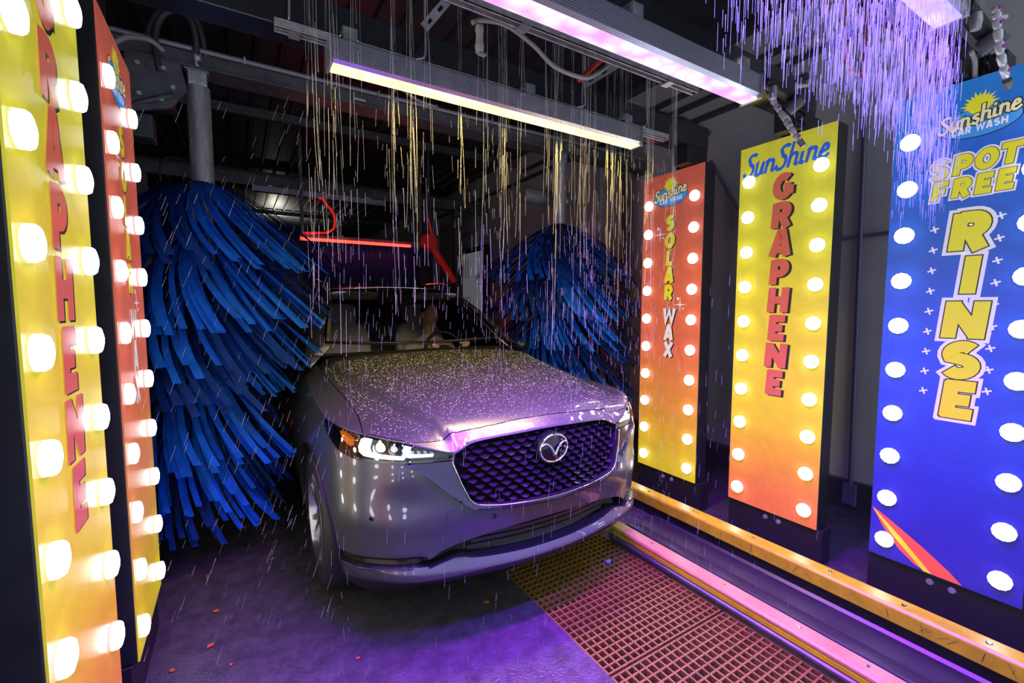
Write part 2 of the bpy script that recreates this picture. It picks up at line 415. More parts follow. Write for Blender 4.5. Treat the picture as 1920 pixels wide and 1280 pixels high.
def poly2(pts, d): return MB().add([(p[0], -d, p[1]) for p in pts], [tuple(range(len(pts)))])

_pm = pm
def ink(name, col, rough): return _pm(name, col, rough, emis=col, estr=PRINT_GLOW)
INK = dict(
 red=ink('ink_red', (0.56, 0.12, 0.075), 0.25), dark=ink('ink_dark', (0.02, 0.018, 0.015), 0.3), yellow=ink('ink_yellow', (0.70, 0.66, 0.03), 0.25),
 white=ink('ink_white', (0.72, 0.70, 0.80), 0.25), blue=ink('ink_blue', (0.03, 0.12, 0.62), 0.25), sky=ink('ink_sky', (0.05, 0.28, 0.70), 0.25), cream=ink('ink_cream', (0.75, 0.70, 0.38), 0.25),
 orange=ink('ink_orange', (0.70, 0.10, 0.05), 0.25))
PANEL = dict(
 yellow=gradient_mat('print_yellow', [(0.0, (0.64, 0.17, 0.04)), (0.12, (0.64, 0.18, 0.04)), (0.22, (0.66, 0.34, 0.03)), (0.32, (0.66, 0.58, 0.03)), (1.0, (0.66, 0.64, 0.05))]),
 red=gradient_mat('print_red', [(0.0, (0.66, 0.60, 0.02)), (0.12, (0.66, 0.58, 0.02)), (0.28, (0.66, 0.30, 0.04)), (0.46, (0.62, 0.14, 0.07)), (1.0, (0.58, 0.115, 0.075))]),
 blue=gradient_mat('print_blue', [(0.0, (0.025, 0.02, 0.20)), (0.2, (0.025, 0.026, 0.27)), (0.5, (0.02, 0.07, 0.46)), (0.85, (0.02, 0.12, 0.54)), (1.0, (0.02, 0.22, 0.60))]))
BULB_GLASS = emat('bulb_light', (0.93, 0.96, 1.0), BULB_POWER)
BULB_SIDE = pm('bulb_frosted_side', (0.85, 0.87, 0.9), 0.3, emis=(0.93, 0.96, 1.0), estr=0.9)
CAP_MAT = clear_mat('bulb_cap', (1, 1, 1), 0.5, 0.05)
bulb_src = [None]
def make_bulb(parent, loc):
    o = MB().lathe([(0.039, 0.0), (0.039, 0.012), (0.0385, 0.0135)], 12, Matrix.Rotation(R(90), 4, 'X')).obj('bulb', BULB_SIDE, parent, smooth=True, angle=25, loc=loc)
    MB().lathe([(0.0385, 0.0135), (0.034, 0.021), (0.018, 0.0255), (0.0004, 0.0265)], 12, Matrix.Rotation(R(90), 4, 'X')).obj('bulb_lens', BULB_GLASS, o, smooth=True, angle=25)
    return o
def dup_bulb(src, parent, loc):
    o = inst(src, parent, loc)
    for c in src.children: inst(c, o)
    return o
def logo(parent, u, v, s, faint=False):
    """oval badge: rays, script word, caps word"""
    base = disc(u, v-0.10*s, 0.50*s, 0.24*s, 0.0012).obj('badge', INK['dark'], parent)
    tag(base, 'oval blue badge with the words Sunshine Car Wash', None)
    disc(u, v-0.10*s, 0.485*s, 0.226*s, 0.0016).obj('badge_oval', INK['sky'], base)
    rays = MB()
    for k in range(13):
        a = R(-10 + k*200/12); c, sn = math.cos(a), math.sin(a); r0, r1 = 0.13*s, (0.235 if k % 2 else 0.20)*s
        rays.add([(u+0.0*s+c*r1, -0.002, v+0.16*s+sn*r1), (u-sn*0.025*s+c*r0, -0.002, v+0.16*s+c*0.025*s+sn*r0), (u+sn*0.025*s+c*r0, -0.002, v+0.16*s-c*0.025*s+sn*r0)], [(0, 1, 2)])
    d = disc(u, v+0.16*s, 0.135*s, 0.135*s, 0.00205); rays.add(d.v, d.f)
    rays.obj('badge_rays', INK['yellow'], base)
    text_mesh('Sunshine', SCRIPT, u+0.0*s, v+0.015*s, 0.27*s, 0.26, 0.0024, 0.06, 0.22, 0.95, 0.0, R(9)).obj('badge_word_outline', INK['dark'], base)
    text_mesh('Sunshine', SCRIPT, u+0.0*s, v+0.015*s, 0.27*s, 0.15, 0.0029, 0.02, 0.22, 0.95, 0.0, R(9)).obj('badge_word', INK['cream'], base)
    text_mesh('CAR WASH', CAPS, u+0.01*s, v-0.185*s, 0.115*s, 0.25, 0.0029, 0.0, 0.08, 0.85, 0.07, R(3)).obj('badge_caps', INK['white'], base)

def star(u, v, r, d, n=4, inner=0.12, rot=0.0):
    P = []
    for k in range(2*n):
        a = R(90)+rot+math.pi*k/n; q = r if k % 2 == 0 else r*inner
        P.append((u+q*math.cos(a), v+q*math.sin(a)))
    m = MB(); c = len(P); m.add([(u, -d, v)]+[(p[0], -d, p[1]) for p in P], [(0, 1+i, 1+(i+1) % c) for i in range(c)]); return m

SW, Z0, Z1 = 0.548, 0.213, 2.502     # sign width, bottom and top
def sign(kind, label, x, y, left):
    t = thing('marquee_sign', label, 'sign', (x, y, 0), R(90 if left else -90), 'lit marquee signs on the arches')
    w = SW/2
    MB().box(-w, w, 0.004, 0.118, Z0, Z1).obj('cabinet', BLACK, t, bevel=0.004)
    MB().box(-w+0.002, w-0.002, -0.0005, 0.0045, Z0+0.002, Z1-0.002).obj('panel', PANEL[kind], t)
    MB().box(-w-0.006, w+0.02, 0.02, 0.13, 0.0, Z0-0.004).obj('plinth', BLACKP, t, bevel=0.004)
    for u in (-0.03, 0.05): MB().lathe([(0.0, 0.006), (0.012, 0.006), (0.016, 0.0)], 14, Matrix.Translation((u, 0.02, Z0-0.045)) @ Matrix.Rotation(R(90), 4, 'X')).obj('plinth_bolt', STEEL, t)
    # bulbs
    for k in range(10):
        for u in (-0.2075, 0.2035):
            if bulb_src[0] is None: bulb_src[0] = make_bulb(t, (u, 0, 0.31+0.2195*k))
            else: dup_bulb(bulb_src[0], t, (u, 0, 0.31+0.2195*k))
    def letters(word, vs, h, ink, shadow, thick, wide=1.0, shear=0.06, u=0.0, us=None):
        for i, (ch, v) in enumerate(zip(word, vs)):
            uu = u if us is None else us[i]
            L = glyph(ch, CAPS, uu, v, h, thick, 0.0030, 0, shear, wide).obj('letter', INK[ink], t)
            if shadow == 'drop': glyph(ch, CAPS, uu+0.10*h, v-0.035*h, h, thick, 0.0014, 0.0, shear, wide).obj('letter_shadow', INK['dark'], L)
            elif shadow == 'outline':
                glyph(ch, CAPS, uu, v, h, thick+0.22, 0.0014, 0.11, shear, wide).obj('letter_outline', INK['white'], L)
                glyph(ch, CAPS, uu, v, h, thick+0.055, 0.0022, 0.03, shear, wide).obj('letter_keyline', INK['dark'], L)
    if kind == 'yellow':
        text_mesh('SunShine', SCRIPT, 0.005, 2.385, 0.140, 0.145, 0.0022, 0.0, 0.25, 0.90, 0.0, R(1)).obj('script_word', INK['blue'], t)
        letters('GRAPHENE', [2.216-0.1684*i for i in range(8)], 0.150, 'red', 'drop', 0.30, 1.0)
    elif kind == 'red':
        logo(t, -0.012, 2.355, 0.305)
        letters('SOLAR', [2.128-0.1297*i for i in range(5)], 0.112, 'yellow', 'drop', 0.29, 0.92, u=-0.005)
        letters('WAX', [1.433-0.128*i for i in range(3)], 0.112, 'white', 'drop', 0.28, 0.92, u=0.005)
        for (u, v, r) in ((-0.097, 2.053, 0.06), (0.101, 1.517, 0.06)):
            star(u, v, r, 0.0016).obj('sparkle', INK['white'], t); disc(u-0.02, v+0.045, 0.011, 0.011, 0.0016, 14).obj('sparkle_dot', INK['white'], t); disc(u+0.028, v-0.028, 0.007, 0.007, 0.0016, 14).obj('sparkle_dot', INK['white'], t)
    else:
        logo(t, 0.022, 2.335, 0.27)
        letters('SPOT', [2.128, 2.135, 2.143, 2.147], 0.088, 'yellow', 'outline', 0.29, 0.95, 0.1, us=[-0.092, -0.016, 0.058, 0.130])
        letters('FREE', [2.032, 2.035, 2.038, 2.041], 0.085, 'yellow', 'outline', 0.29, 0.95, 0.1, us=[-0.088, -0.014, 0.057, 0.122])
        letters('RINSE', [1.837, 1.643, 1.442, 1.259, 1.077], 0.166, 'yellow', 'outline', 0.31, 1.0, 0.08, us=[0.025, 0.035, 0.028, 0.025, 0.027])
        for k in range(9):
            for u in (-0.098, 0.115):
                v = 1.86 - 0.095*k + (0.03 if u > 0 else 0)
                m = MB()
                for a in (0.3, 0.3+math.pi/2):
                    c, s_ = math.cos(a), math.sin(a); r, q = 0.016, 0.0035
                    m.add([(u-c*r+s_*q, -0.0009, v-s_*r-c*q), (u+c*r+s_*q, -0.0009, v+s_*r-c*q), (u+c*r-s_*q, -0.0009, v+s_*r+c*q), (u-c*r-s_*q, -0.0009, v-s_*r+c*q)], [(0, 1, 2, 3)])
                m.obj('sparkle', INK['white'], t)
        # printed surfboard
        b = poly2([(-0.268, 0.462), (-0.20, 0.425), (-0.06, 0.335), (0.04, 0.262), (0.088, 0.218), (-0.03, 0.218), (-0.085, 0.235), (-0.15, 0.285), (-0.22, 0.375)], 0.0012).obj('printed_surfboard', INK['orange'], t)
        poly2([(-0.264, 0.457), (-0.15, 0.352), (-0.02, 0.2185), (-0.05, 0.2185), (-0.17, 0.338), (-0.255, 0.440)], 0.0018).obj('surfboard_stripe', INK['yellow'], b)
    return t
XR, XL = 2.80, -0.352
YS = {'red': 2.288, 'yellow': 1.482, 'blue': 0.685}
sign('red', 'red SOLAR WAX marquee sign on the right, nearest to the car bumper', XR, YS['red'], False)
sign('yellow', 'yellow GRAPHENE marquee sign on the right, between red and blue signs', XR, YS['yellow'], False)
sign('blue', 'blue SPOT FREE RINSE marquee sign at the right edge', XR, YS['blue'], False)
sign('red', 'red SOLAR WAX marquee sign on the left, seen edge-on in front of the blue brush', XL, YS['red'], True)
sign('yellow', 'yellow GRAPHENE marquee sign filling the left edge, seen at a steep angle', XL, YS['yellow'], True)
sign('blue', 'blue SPOT FREE RINSE marquee sign facing the right one, left of the view', XL, YS['blue'], True)
# ------------------------------------------------------------------ the car: surfaces
CX, CY = 1.24, 1.60
def lerp(a, b, t): return a+(b-a)*t
def sstep(a, b, x):
    t = min(1., max(0., (x-a)/(b-a))); return t*t*(3-2*t)
def tab(T, x):
    if x <= T[0][0]: return T[0][1]
    for i in range(len(T)-1):
        if x <= T[i+1][0]:
            x0, y0 = T[i]; x1, y1 = T[i+1]
            m0 = (y1-T[i-1][1])/(x1-T[i-1][0]) if i > 0 else (y1-y0)/(x1-x0)
            m1 = (T[i+2][1]-y0)/(T[i+2][0]-x0) if i+2 < len(T) else (y1-y0)/(x1-x0)
            h = x1-x0; t = (x-x0)/h
            return (2*t**3-3*t*t+1)*y0+(t**3-2*t*t+t)*h*m0+(-2*t**3+3*t*t)*y1+(t**3-t*t)*h*m1
    return T[-1][1]
PLAN = [(0,.03),(.16,.037),(.31,.06),(.52,.105),(.69,.18),(.80,.29),(.88,.43),(.925,.62),(.943,.85),(.948,1.1),(.948,1.7),(.945,2.4),(.94,3.4),(.92,3.9),(.86,4.3),(.7,4.5),(.4,4.58),(0,4.6)]
def _dense():
    P = [(-PLAN[1][0], PLAN[1][1])]+PLAN+[(-.4, 4.58)]; out = []
    for i in range(1, len(P)-2):
        p0, p1, p2, p3 = P[i-1], P[i], P[i+1], P[i+2]
        for k in range(14):
            t = k/14
            out.append(tuple(.5*(2*p1[j]+(p2[j]-p0[j])*t+(2*p0[j]-5*p1[j]+4*p2[j]-p3[j])*t*t+(3*p1[j]-p0[j]-3*p2[j]+p3[j])*t**3) for j in (0, 1)))
    out.append(P[-2]); return out
_D = _dense(); _S = [0.]
for a, b in zip(_D, _D[1:]): _S.append(_S[-1]+math.hypot(b[0]-a[0], b[1]-a[1]))
SMAX = _S[-1]
def plan(s):
    sg = 1 if s >= 0 else -1; a = min(abs(s), SMAX-1e-6)
    i = max(0, min(len(_S)-2, bisect.bisect_right(_S, a)-1)); t = (a-_S[i])/(_S[i+1]-_S[i])
    p = [lerp(_D[i][j], _D[i+1][j], t) for j in (0, 1)]
    def tg(i):
        i0 = max(0, i-1); i1 = min(len(_D)-1, i+1)
        dx = _D[i1][0]-_D[i0][0]; dy = _D[i1][1]-_D[i0][1]; l = math.hypot(dx, dy); return dx/l, dy/l
    if a < 1e-9: tx, ty = 1., 0.
    else:
        t0 = tg(i) if i > 0 else (1., 0.); t1 = tg(i+1); tx = lerp(t0[0], t1[0], t); ty = lerp(t0[1], t1[1], t); l = math.hypot(tx, ty); tx /= l; ty /= l
    return sg*p[0], p[1], sg*ty, -tx
FF = [(.16,.24),(.20,.20),(.235,.155),(.27,.105),(.30,.055),(.325,.024),(.345,.012),(.365,.010),(.40,.03),(.50,.028),(.56,.010),(.62,.0),(.70,.004),(.80,.018),(.88,.04),(.94,.075),(.99,.12),(1.05,.19)]
FS = [(.16,.12),(.22,.06),(.30,.028),(.40,.012),(.50,.004),(.62,.0),(.75,.0),(.85,.008),(.93,.026),(1.0,.05),(1.06,.085),(1.14,.16)]
def LIPF(a): return .392-.035*sstep(.6, 1.15, a)
def inset(s, z):
    a = abs(s); w = sstep(.60, 1.15, a)
    v = lerp(tab(FF, z), tab(FS, z), w)
    v += .030*math.exp(-((a-.70)/.17)**2-((z-.66)/.11)**2)      # hollow cheek
    zl = LIPF(a)
    v += .030*sstep(.60, .64, a)*(1-sstep(1.05, 1.2, a))*sstep(zl, zl+.003, z)*(1-sstep(zl+.020, zl+.048, z))   # recess above the lip
    return v
def shell(s, z, d=0.0):
    x, y, nx, ny = plan(s); q = inset(s, z)+d
    return (x-nx*q, y-ny*q, z)
HC = [(0.0,.872),(.05,.904),(.10,.936),(.135,.957),(.17,.975),(.25,1.003),(.4,1.038),(.7,1.085),(1.0,1.125),(1.3,1.165),(1.6,1.20),(2.0,1.24)]
def creasex(ly): return tab([(0,.375),(.085,.407),(.2,.447),(.38,.498),(.62,.555),(.93,.632),(1.4,.70),(1.8,.74)], ly)
def H0(lx, ly):
    a = abs(lx); z = tab(HC, max(0, ly))
    z -= .040*(a/.6)**2*lerp(1.0, .75, sstep(.1, 1.4, ly))
    z -= .30*max(0, a-.70)**1.5*lerp(1., 1.15, sstep(0, 1, ly))
    c = creasex(ly); z -= .034*sstep(c, c+.05, a)*lerp(1., .6, sstep(.3, 1.5, ly))
    return z
ZT = [(0,.936),(.12,.935),(.26,.928),(.395,.917),(.44,.898),(.48,.880),(.52,.884),(.554,.893),(.707,.926),(.82,.939),(.944,.952),(1.085,.964),(1.2,.970),(1.32,.972),(1.6,.995),(2.0,1.03),(2.4,1.06),(3.2,1.08),(4.4,1.12),(5.2,1.16),(7.0,1.18)]
def ztop(s): return tab(ZT, abs(s))
S_HOOD = 2.25
BND = []
for k in range(0, 226):
    s = S_HOOD*k/225; p = shell(s, ztop(s)); BND.append((p[0], p[1], p[2]-H0(p[0], p[1])))
def HT(lx, ly):
    a = abs(lx); best = 9; c = 0
    for x, y, dz in BND:
        d = (x-a)**2+(y-ly)**2
        if d < best: best = d; c = dz
    return H0(a, ly)+c*math.exp(-best/(0.07**2))

def resample(poly, step, closed=True):
    out = []; n = len(poly)
    for i in range(n if closed else n-1):
        a, b = poly[i], poly[(i+1) % n]; m = max(1, int(math.ceil(math.hypot(b[0]-a[0], b[1]-a[1])/step)))
        for k in range(m): out.append((a[0]+(b[0]-a[0])*k/m, a[1]+(b[1]-a[1])*k/m))
    if not closed: out.append(poly[-1])
    return out
def curve2(pts, closed=False, n=8):
    """catmull-rom through 2D points"""
    P = [Vector(p) for p in pts]; out = []; N = len(P)
    g = (lambda i: P[i % N]) if closed else (lambda i: P[i] if 0 <= i < N else (2*P[0]-P[1] if i < 0 else 2*P[-1]-P[-2]))
    for i in range(N if closed else N-1):
        a, b, c, d = g(i-1), g(i), g(i+1), g(i+2)
        for k in range(n):
            t = k/n; q = 0.5*((2*b)+(c-a)*t+(2*a-5*b+4*c-d)*t*t+(3*b-a-3*c+d)*t**3); out.append((q.x, q.y))
    if not closed: out.append(tuple(P[-1]))
    return out
def inside(p, poly):
    x, y = p; c = False; n = len(poly); j = n-1
    for i in range(n):
        xi, yi = poly[i]; xj, yj = poly[j]
        if (yi > y) != (yj > y) and x < (xj-xi)*(y-yi)/(yj-yi)+xi: c = not c
        j = i
    return c
def cdt(polys, lines, pts, step):
    """constrained triangulation -> verts, tris"""
    V = []; E = []
    for poly in polys:
        r = resample(poly, step); o = len(V); V += r; E += [(o+i, o+(i+1) % len(r)) for i in range(len(r))]
    for ln in lines:
        r = resample(ln, step, False); o = len(V); V += r; E += [(o+i, o+i+1) for i in range(len(r)-1)]
    V += pts
    res = delaunay_2d_cdt([Vector(v) for v in V], E, [], 0, 1e-5)
    return [tuple(v) for v in res[0]], res[2]
def mirror(poly): return [(-x, y) for x, y in reversed(poly)]
def submesh(V, T, fn, keep):
    idx = {}; vs = []; fs = []
    for t in T:
        c = (sum(V[i][0] for i in t)/3, sum(V[i][1] for i in t)/3)
        if not keep(c): continue
        f = []
        for i in t:
            if i not in idx: idx[i] = len(vs); vs.append(fn(*V[i]))
            f.append(idx[i])
        fs.append(tuple(f))
    m = MB(); m.v = vs; m.f = fs; return m
def rim(poly, fn, d0, d1, step=0.015):
    r = resample(poly, step); n = len(r)
    return MB().add([fn(u, v, d0) for u, v in r]+[fn(u, v, d1) for u, v in r], [(i, (i+1) % n, n+(i+1) % n, n+i) for i in range(n)])
def sheet(poly, fn, d, grid=0.025, step=0.015):
    xs = [p[0] for p in poly]; ys = [p[1] for p in poly]
    pts = []
    x = min(xs)+grid/2
    while x < max(xs):
        y = min(ys)+grid/2
        while y < max(ys):
            if inside((x, y), poly): pts.append((x, y))
            y += grid
        x += grid
    V, T = cdt([poly], [], pts, step)
    return submesh(V, T, lambda u, v: fn(u, v, d), lambda c: inside(c, poly))

PAINT = pm('grey_metallic_paint', (0.11, 0.118, 0.124), 0.33, 0.7, coat=0.6, var=0.04, vscale=300)
PIANO = pm('gloss_black', (0.006, 0.006, 0.008), 0.08, coat=0.6)
SATIN = pm('satin_dark_metal', (0.09, 0.085, 0.13), 0.16, 0.9)
GLASS = clear_mat('car_glass', (0.92, 0.94, 0.97), 0.25, 0.01)
LENS = clear_mat('lamp_lens', (0.95, 0.96, 1.0), 0.4, 0.015)
car = thing('car', 'grey metallic SUV with its headlight on, wet under the rinse streams', 'car', (CX, CY, 0))

# outlines on the shell, (s, z)
HEAD = curve2([(-1.317,.962),(-1.256,.931),(-1.143,.894),(-1.041,.862),(-.934,.848),(-.80,.846),(-.629,.847),(-.512,.850)], n=6)+[(-.487,.866),(-.487,.874)]
HEADTOP = [(-.50,.8795),(-.52,.881),(-.554,.889),(-.63,.907),(-.707,.922),(-.82,.935),(-.944,.948),(-1.085,.960),(-1.2,.9655)]
HEAD = HEAD+HEADTOP
GRILLE = curve2([(0,.929),(-.083,.928),(-.258,.921),(-.37,.912),(-.41,.905)], n=4)[:-1]+[(-.41,.905),(-.482,.872),(-.489,.828),(-.46,.752),(-.428,.685)]+curve2([(-.428,.685),(-.405,.662),(-.36,.648),(-.232,.634),(0,.627)], n=5)[1:]
GRILLE = GRILLE+[(-x, z) for x, z in reversed(GRILLE[1:-1])]
WING_OUT = curve2([(-.70,.8425),(-.629,.806),(-.562,.757),(-.495,.697),(-.427,.646),(-.332,.621),(-.16,.609),(0,.606)], n=6)
WING_IN = [(-.700,.8435),(-.640,.8445),(-.496,.8465),(-.489,.826),(-.46,.750),(-.428,.684)]+curve2([(-.428,.684),(-.405,.661),(-.36,.647),(-.232,.633),(0,.626)], n=5)[1:]
INTAKE = curve2([(-.655,.392),(-.60,.420),(-.542,.453),(-.446,.480),(-.221,.513),(0,.524)], n=6)+[(x, z) for x, z in curve2([(.221,.513),(.446,.480),(.542,.453),(.60,.420),(.655,.392)], n=6)]
INTAKE = INTAKE+curve2([(.60,.383),(.53,.402),(.47,.414),(.37,.396),(.16,.390),(0,.389),(-.16,.390),(-.37,.396),(-.47,.414),(-.53,.402),(-.60,.383)], n=5)
LIPZ = .385
S_W, Z_W, R_ARCH = 1.52, .37, .415          # wheel arch centre on the shell
S_W2 = S_W+2.79
ARCH = [(-(S_W+R_ARCH*math.cos(R(a))), Z_W+R_ARCH*math.sin(R(a))) for a in range(-26, 207, 6)]
ARCH2 = [(-(S_W2+R_ARCH*math.cos(R(a))), Z_W+R_ARCH*math.sin(R(a))) for a in range(-26, 207, 6)]
ZB = .20
def outer_left():
    top = [(-5.9*k/150, ztop(5.9*k/150)) for k in range(151)]
    bot = [(-5.9*k/60, ZB) for k in range(60, -1, -1)]
    return top+bot
dom = outer_left()
pts = []
s = -0.012
while s > -5.85:
    st = 0.022 if s > -1.4 else 0.06
    z = ZB+.01
    while z < ztop(s)-.006:
        pts.append((s, z)); z += 0.02 if s > -1.4 else 0.04
    s -= st
halfG = [p for p in GRILLE if p[0] <= 1e-9]; halfI = [p for p in INTAKE if p[0] <= 1e-9]
lines = [WING_OUT, halfG, halfI, [(-a, tab([(0,.352),(.33,.352),(.55,.338),(.7,.322),(.87,.302),(1.2,.25),(1.4,.2)], a)) for a in frange(0.001, 1.33, 60)]]+[[(-a, LIPF(a)+q) for a in frange(.657, 1.16, 26)] for q in (0, .003, .020, .034, .048)]
V, T = cdt([dom, HEAD, ARCH, ARCH2], lines, pts, 0.02)
def fascia_keep(c):
    if not inside(c, dom): return False
    if inside(c, HEAD) or inside(c, ARCH) or inside(c, ARCH2): return False
    if inside(c, halfG) or inside(c, halfI): return False
    if c[0] > -.70 and c[0] < 0 and inside(c, WINGP): return False
    return True
WINGP = WING_OUT+list(reversed(WING_IN))
BUMP_S = -1.30
def is_bumper(c): return c[0] > BUMP_S and (c[0] > -1.0 or c[1] < .86+(-1.0-c[0])*.25)
def both(name, mat, keep, parent=car, smooth=True):
    o = []
    m = submesh(V, T, shell, keep)
    return m
ZLO = [(0,.352),(.33,.352),(.55,.338),(.7,.322),(.87,.302),(1.2,.25),(1.4,.2)]
def is_skirt(c): return c[0] > -1.3 and c[1] < tab(ZLO, -c[0])
def is_insert(c): return -1.13 < c[0] < -.6 and LIPF(-c[0])+.001 < c[1] < LIPF(-c[0])+.036
m = submesh(V, T, shell, lambda c: fascia_keep(c) and is_bumper(c) and not is_insert(c) and not is_skirt(c))
mm = MB(); mm.v = list(m.v); mm.f = list(m.f); n = len(m.v)
mm.v += [(-x, y, z) for x, y, z in m.v]; mm.f += [tuple(n+i for i in reversed(f)) for f in m.f]
def mirm(m):
    q = MB(); q.add(m.v, m.f); q.add([(-x, y, z) for x, y, z in m.v], [tuple(reversed(f)) for f in m.f]); return q
def fix(o):
    """merge the seam, point normals outward"""
    bm = bmesh.new(); bm.from_mesh(o.data); bmesh.ops.remove_doubles(bm, verts=bm.verts, dist=2e-4); bmesh.ops.recalc_face_normals(bm, faces=bm.faces)
    bm.to_mesh(o.data); bm.free(); return o
fix(mm.obj('front_bumper', PAINT, car, smooth=True, angle=38))
m = submesh(V, T, shell, lambda c: fascia_keep(c) and is_insert(c))
for sg in (1, -1):
    q = MB(); q.v = [(sg*x, y, z) for x, y, z in m.v]; q.f = m.f
    fix(q.obj('bumper_insert', BLACKP, car, smooth=True, angle=38))
m = submesh(V, T, shell, lambda c: fascia_keep(c) and not is_bumper(c) and c[0] > -2.42)
for sg in (1, -1):
    q = MB(); q.v = [(sg*x, y, z) for x, y, z in m.v]; q.f = m.f
    fix(q.obj('fender', PAINT, car, smooth=True, angle=38))
m = submesh(V, T, shell, lambda c: fascia_keep(c) and not is_bumper(c) and c[0] <= -2.42)
for sg in (1, -1):
    q = MB(); q.v = [(sg*x, y, z) for x, y, z in m.v]; q.f = m.f
    fix(q.obj('body_side', PAINT, car, smooth=True, angle=38))
# dark lower skirt
m = submesh(V, T, shell, lambda c: fascia_keep(c) and is_skirt(c))
fix(mirm(m).obj('lower_skirt', BLACKP, car, smooth=True, angle=30))
for sg in (1, -1):
    MB().tube([(sg*p[0], p[1], p[2]) for p in [shell(u, v, -.002) for u, v in resample(WING_OUT, .015, False)]], .0042, 6).obj('wing_gap_shade', BLACKP, car, smooth=True)  # black tube stands in for the shadowed gap below the wing
# wheel arch liners
for sw in (S_W, S_W2):
    for sg in (1, -1):
        P = [(-(sw+(R_ARCH)*math.cos(R(a))), Z_W+R_ARCH*math.sin(R(a))) for a in range(-26, 207, 6)]
        r = P; n = len(r)
        q = MB().add([tuple(x*(sg if i == 0 else 1) for i, x in enumerate(shell(u, v, -.012))) for u, v in r]+[tuple(x*(sg if i == 0 else 1) for i, x in enumerate(shell(u, v, .26))) for u, v in r], [(i, i+1, n+i+1, n+i) for i in range(n-1)])
        fix(q.obj('arch_liner', BLACKP, car, smooth=True))
# wing (bright trim under the grille and headlamps)
wing_dom = WING_OUT+[(-x, z) for x, z in reversed(WING_OUT[:-1])]
wingL = WINGP
mw = sheet(wingL, lambda u, v, d: shell(u, v, d-.012*math.exp(-((v-tab([(-.7,.842),(-.49,.70),(-.40,.64),(0,.61)], u))/.02)**2)), -.004, 0.02, 0.012)
q = MB(); q.add(mw.v, mw.f); q.add([(-x, y, z) for x, y, z in mw.v], [tuple(reversed(f)) for f in mw.f])
fix(q.obj('grille_wing', SATIN, car, smooth=True, angle=50))
edge = [Vector(shell(u, v, -.010)) for u, v in resample(WING_IN[2:], 0.012, False)]
edge = edge+[Vector((-p.x, p.y, p.z)) for p in reversed(edge[:-1])]
MB().tube(edge, 0.0032, 6).obj('grille_edge_trim', CHROME, car, smooth=True)
# grille: recessed plate, frame, blocks
grille = sheet(GRILLE, shell, .045, 0.03).obj('grille', pm('grille_back', (0.006, 0.006, 0.008), 0.7, spec=0.1), car, smooth=True); fix(grille)
rim(GRILLE, shell, -.003, .046).obj('grille_frame', BLACKP, grille, smooth=True)
blk = None
dz = 0.0245; row = 0
z = .645
while z < .922:
    off = 0.0 if row % 2 else 0.031
    k = -9
    while k < 9:
        s = k*0.062+off
        if all(inside((s+a, z+b), GRILLE) for a, b in ((-.022, 0), (.022, 0), (0, .006), (0, -.006))):
            p = Vector(shell(s, z, .026)); _, _, nx, ny = plan(s); rz = math.atan2(nx, -ny)
            if blk is None:
                blk = MB().add([(-.027,-.004,.004),(-.008,-.017,-.004),(.008,-.017,-.004),(.027,-.004,.004),(-.027,.016,.008),(.027,.016,.008),(-.020,.014,-.009),(.020,.014,-.009),(0,-.013,-.011)],
                    [(0,1,2,3),(0,3,5,4),(0,6,8,1),(1,8,2),(2,8,7,3),(0,4,6),(3,7,5)]).obj('grille_block', pm('grille_black', (0.012, 0.012, 0.016), 0.14, coat=0.4), grille, loc=p)
                blk.rotation_euler = (0, 0, rz)
            else: inst(blk, grille, p, (0, 0, rz))
        k += 1
    z += dz; row += 1
# emblem
em = Vector(shell(0, .842, .0)); 
e = MB().tube([(0.078*math.cos(R(a)), 0, 0.064*math.sin(R(a))) for a in range(0, 361, 10)], 0.0052, 8).obj('emblem', CHROME, car, smooth=True, loc=em+Vector((0, -.010, 0)))
MB().lathe([(0.0, 0.0), (0.070, 0.0), (0.088, -.008), (0.092, -.035)], 32, Matrix.Scale(0.84, 4, (0, 0, 1)) @ Matrix.Rotation(R(90), 4, 'X')).obj('emblem_plate', PIANO, e, smooth=True, angle=40)
wg = smooth_path([(-.074,-.004,.018),(-.052,-.006,.028),(-.028,-.008,.014),(-.010,-.009,-.012),(0,-.010,-.028),(.010,-.009,-.012),(.028,-.008,.014),(.052,-.006,.028),(.074,-.004,.018)], 5)
MB().tube(wg, [.0035+.004*(1-abs(i/(len(wg)-1)-.5)*1.6) for i in range(len(wg))], 8).obj('emblem_wings', CHROME, e, smooth=True)
# lower intake
sheet(INTAKE, shell, .07, 0.03).obj('lower_intake', BLACKP, car, smooth=True)
li = bpy.data.objects['lower_intake']
rim(INTAKE, shell, -.001, .071).obj('intake_frame', BLACKP, li, smooth=True)
for z in (.425, .45, .475):
    hw = {.425: .42, .45: .40, .475: .33}[z]
    MB().grid(lambda u, v: shell(u, z+v*.008, .045), frange(-hw, hw, 24), [-1, 1]).obj('intake_slat', pm('intake_grey', (0.03, 0.03, 0.035), 0.3), li)
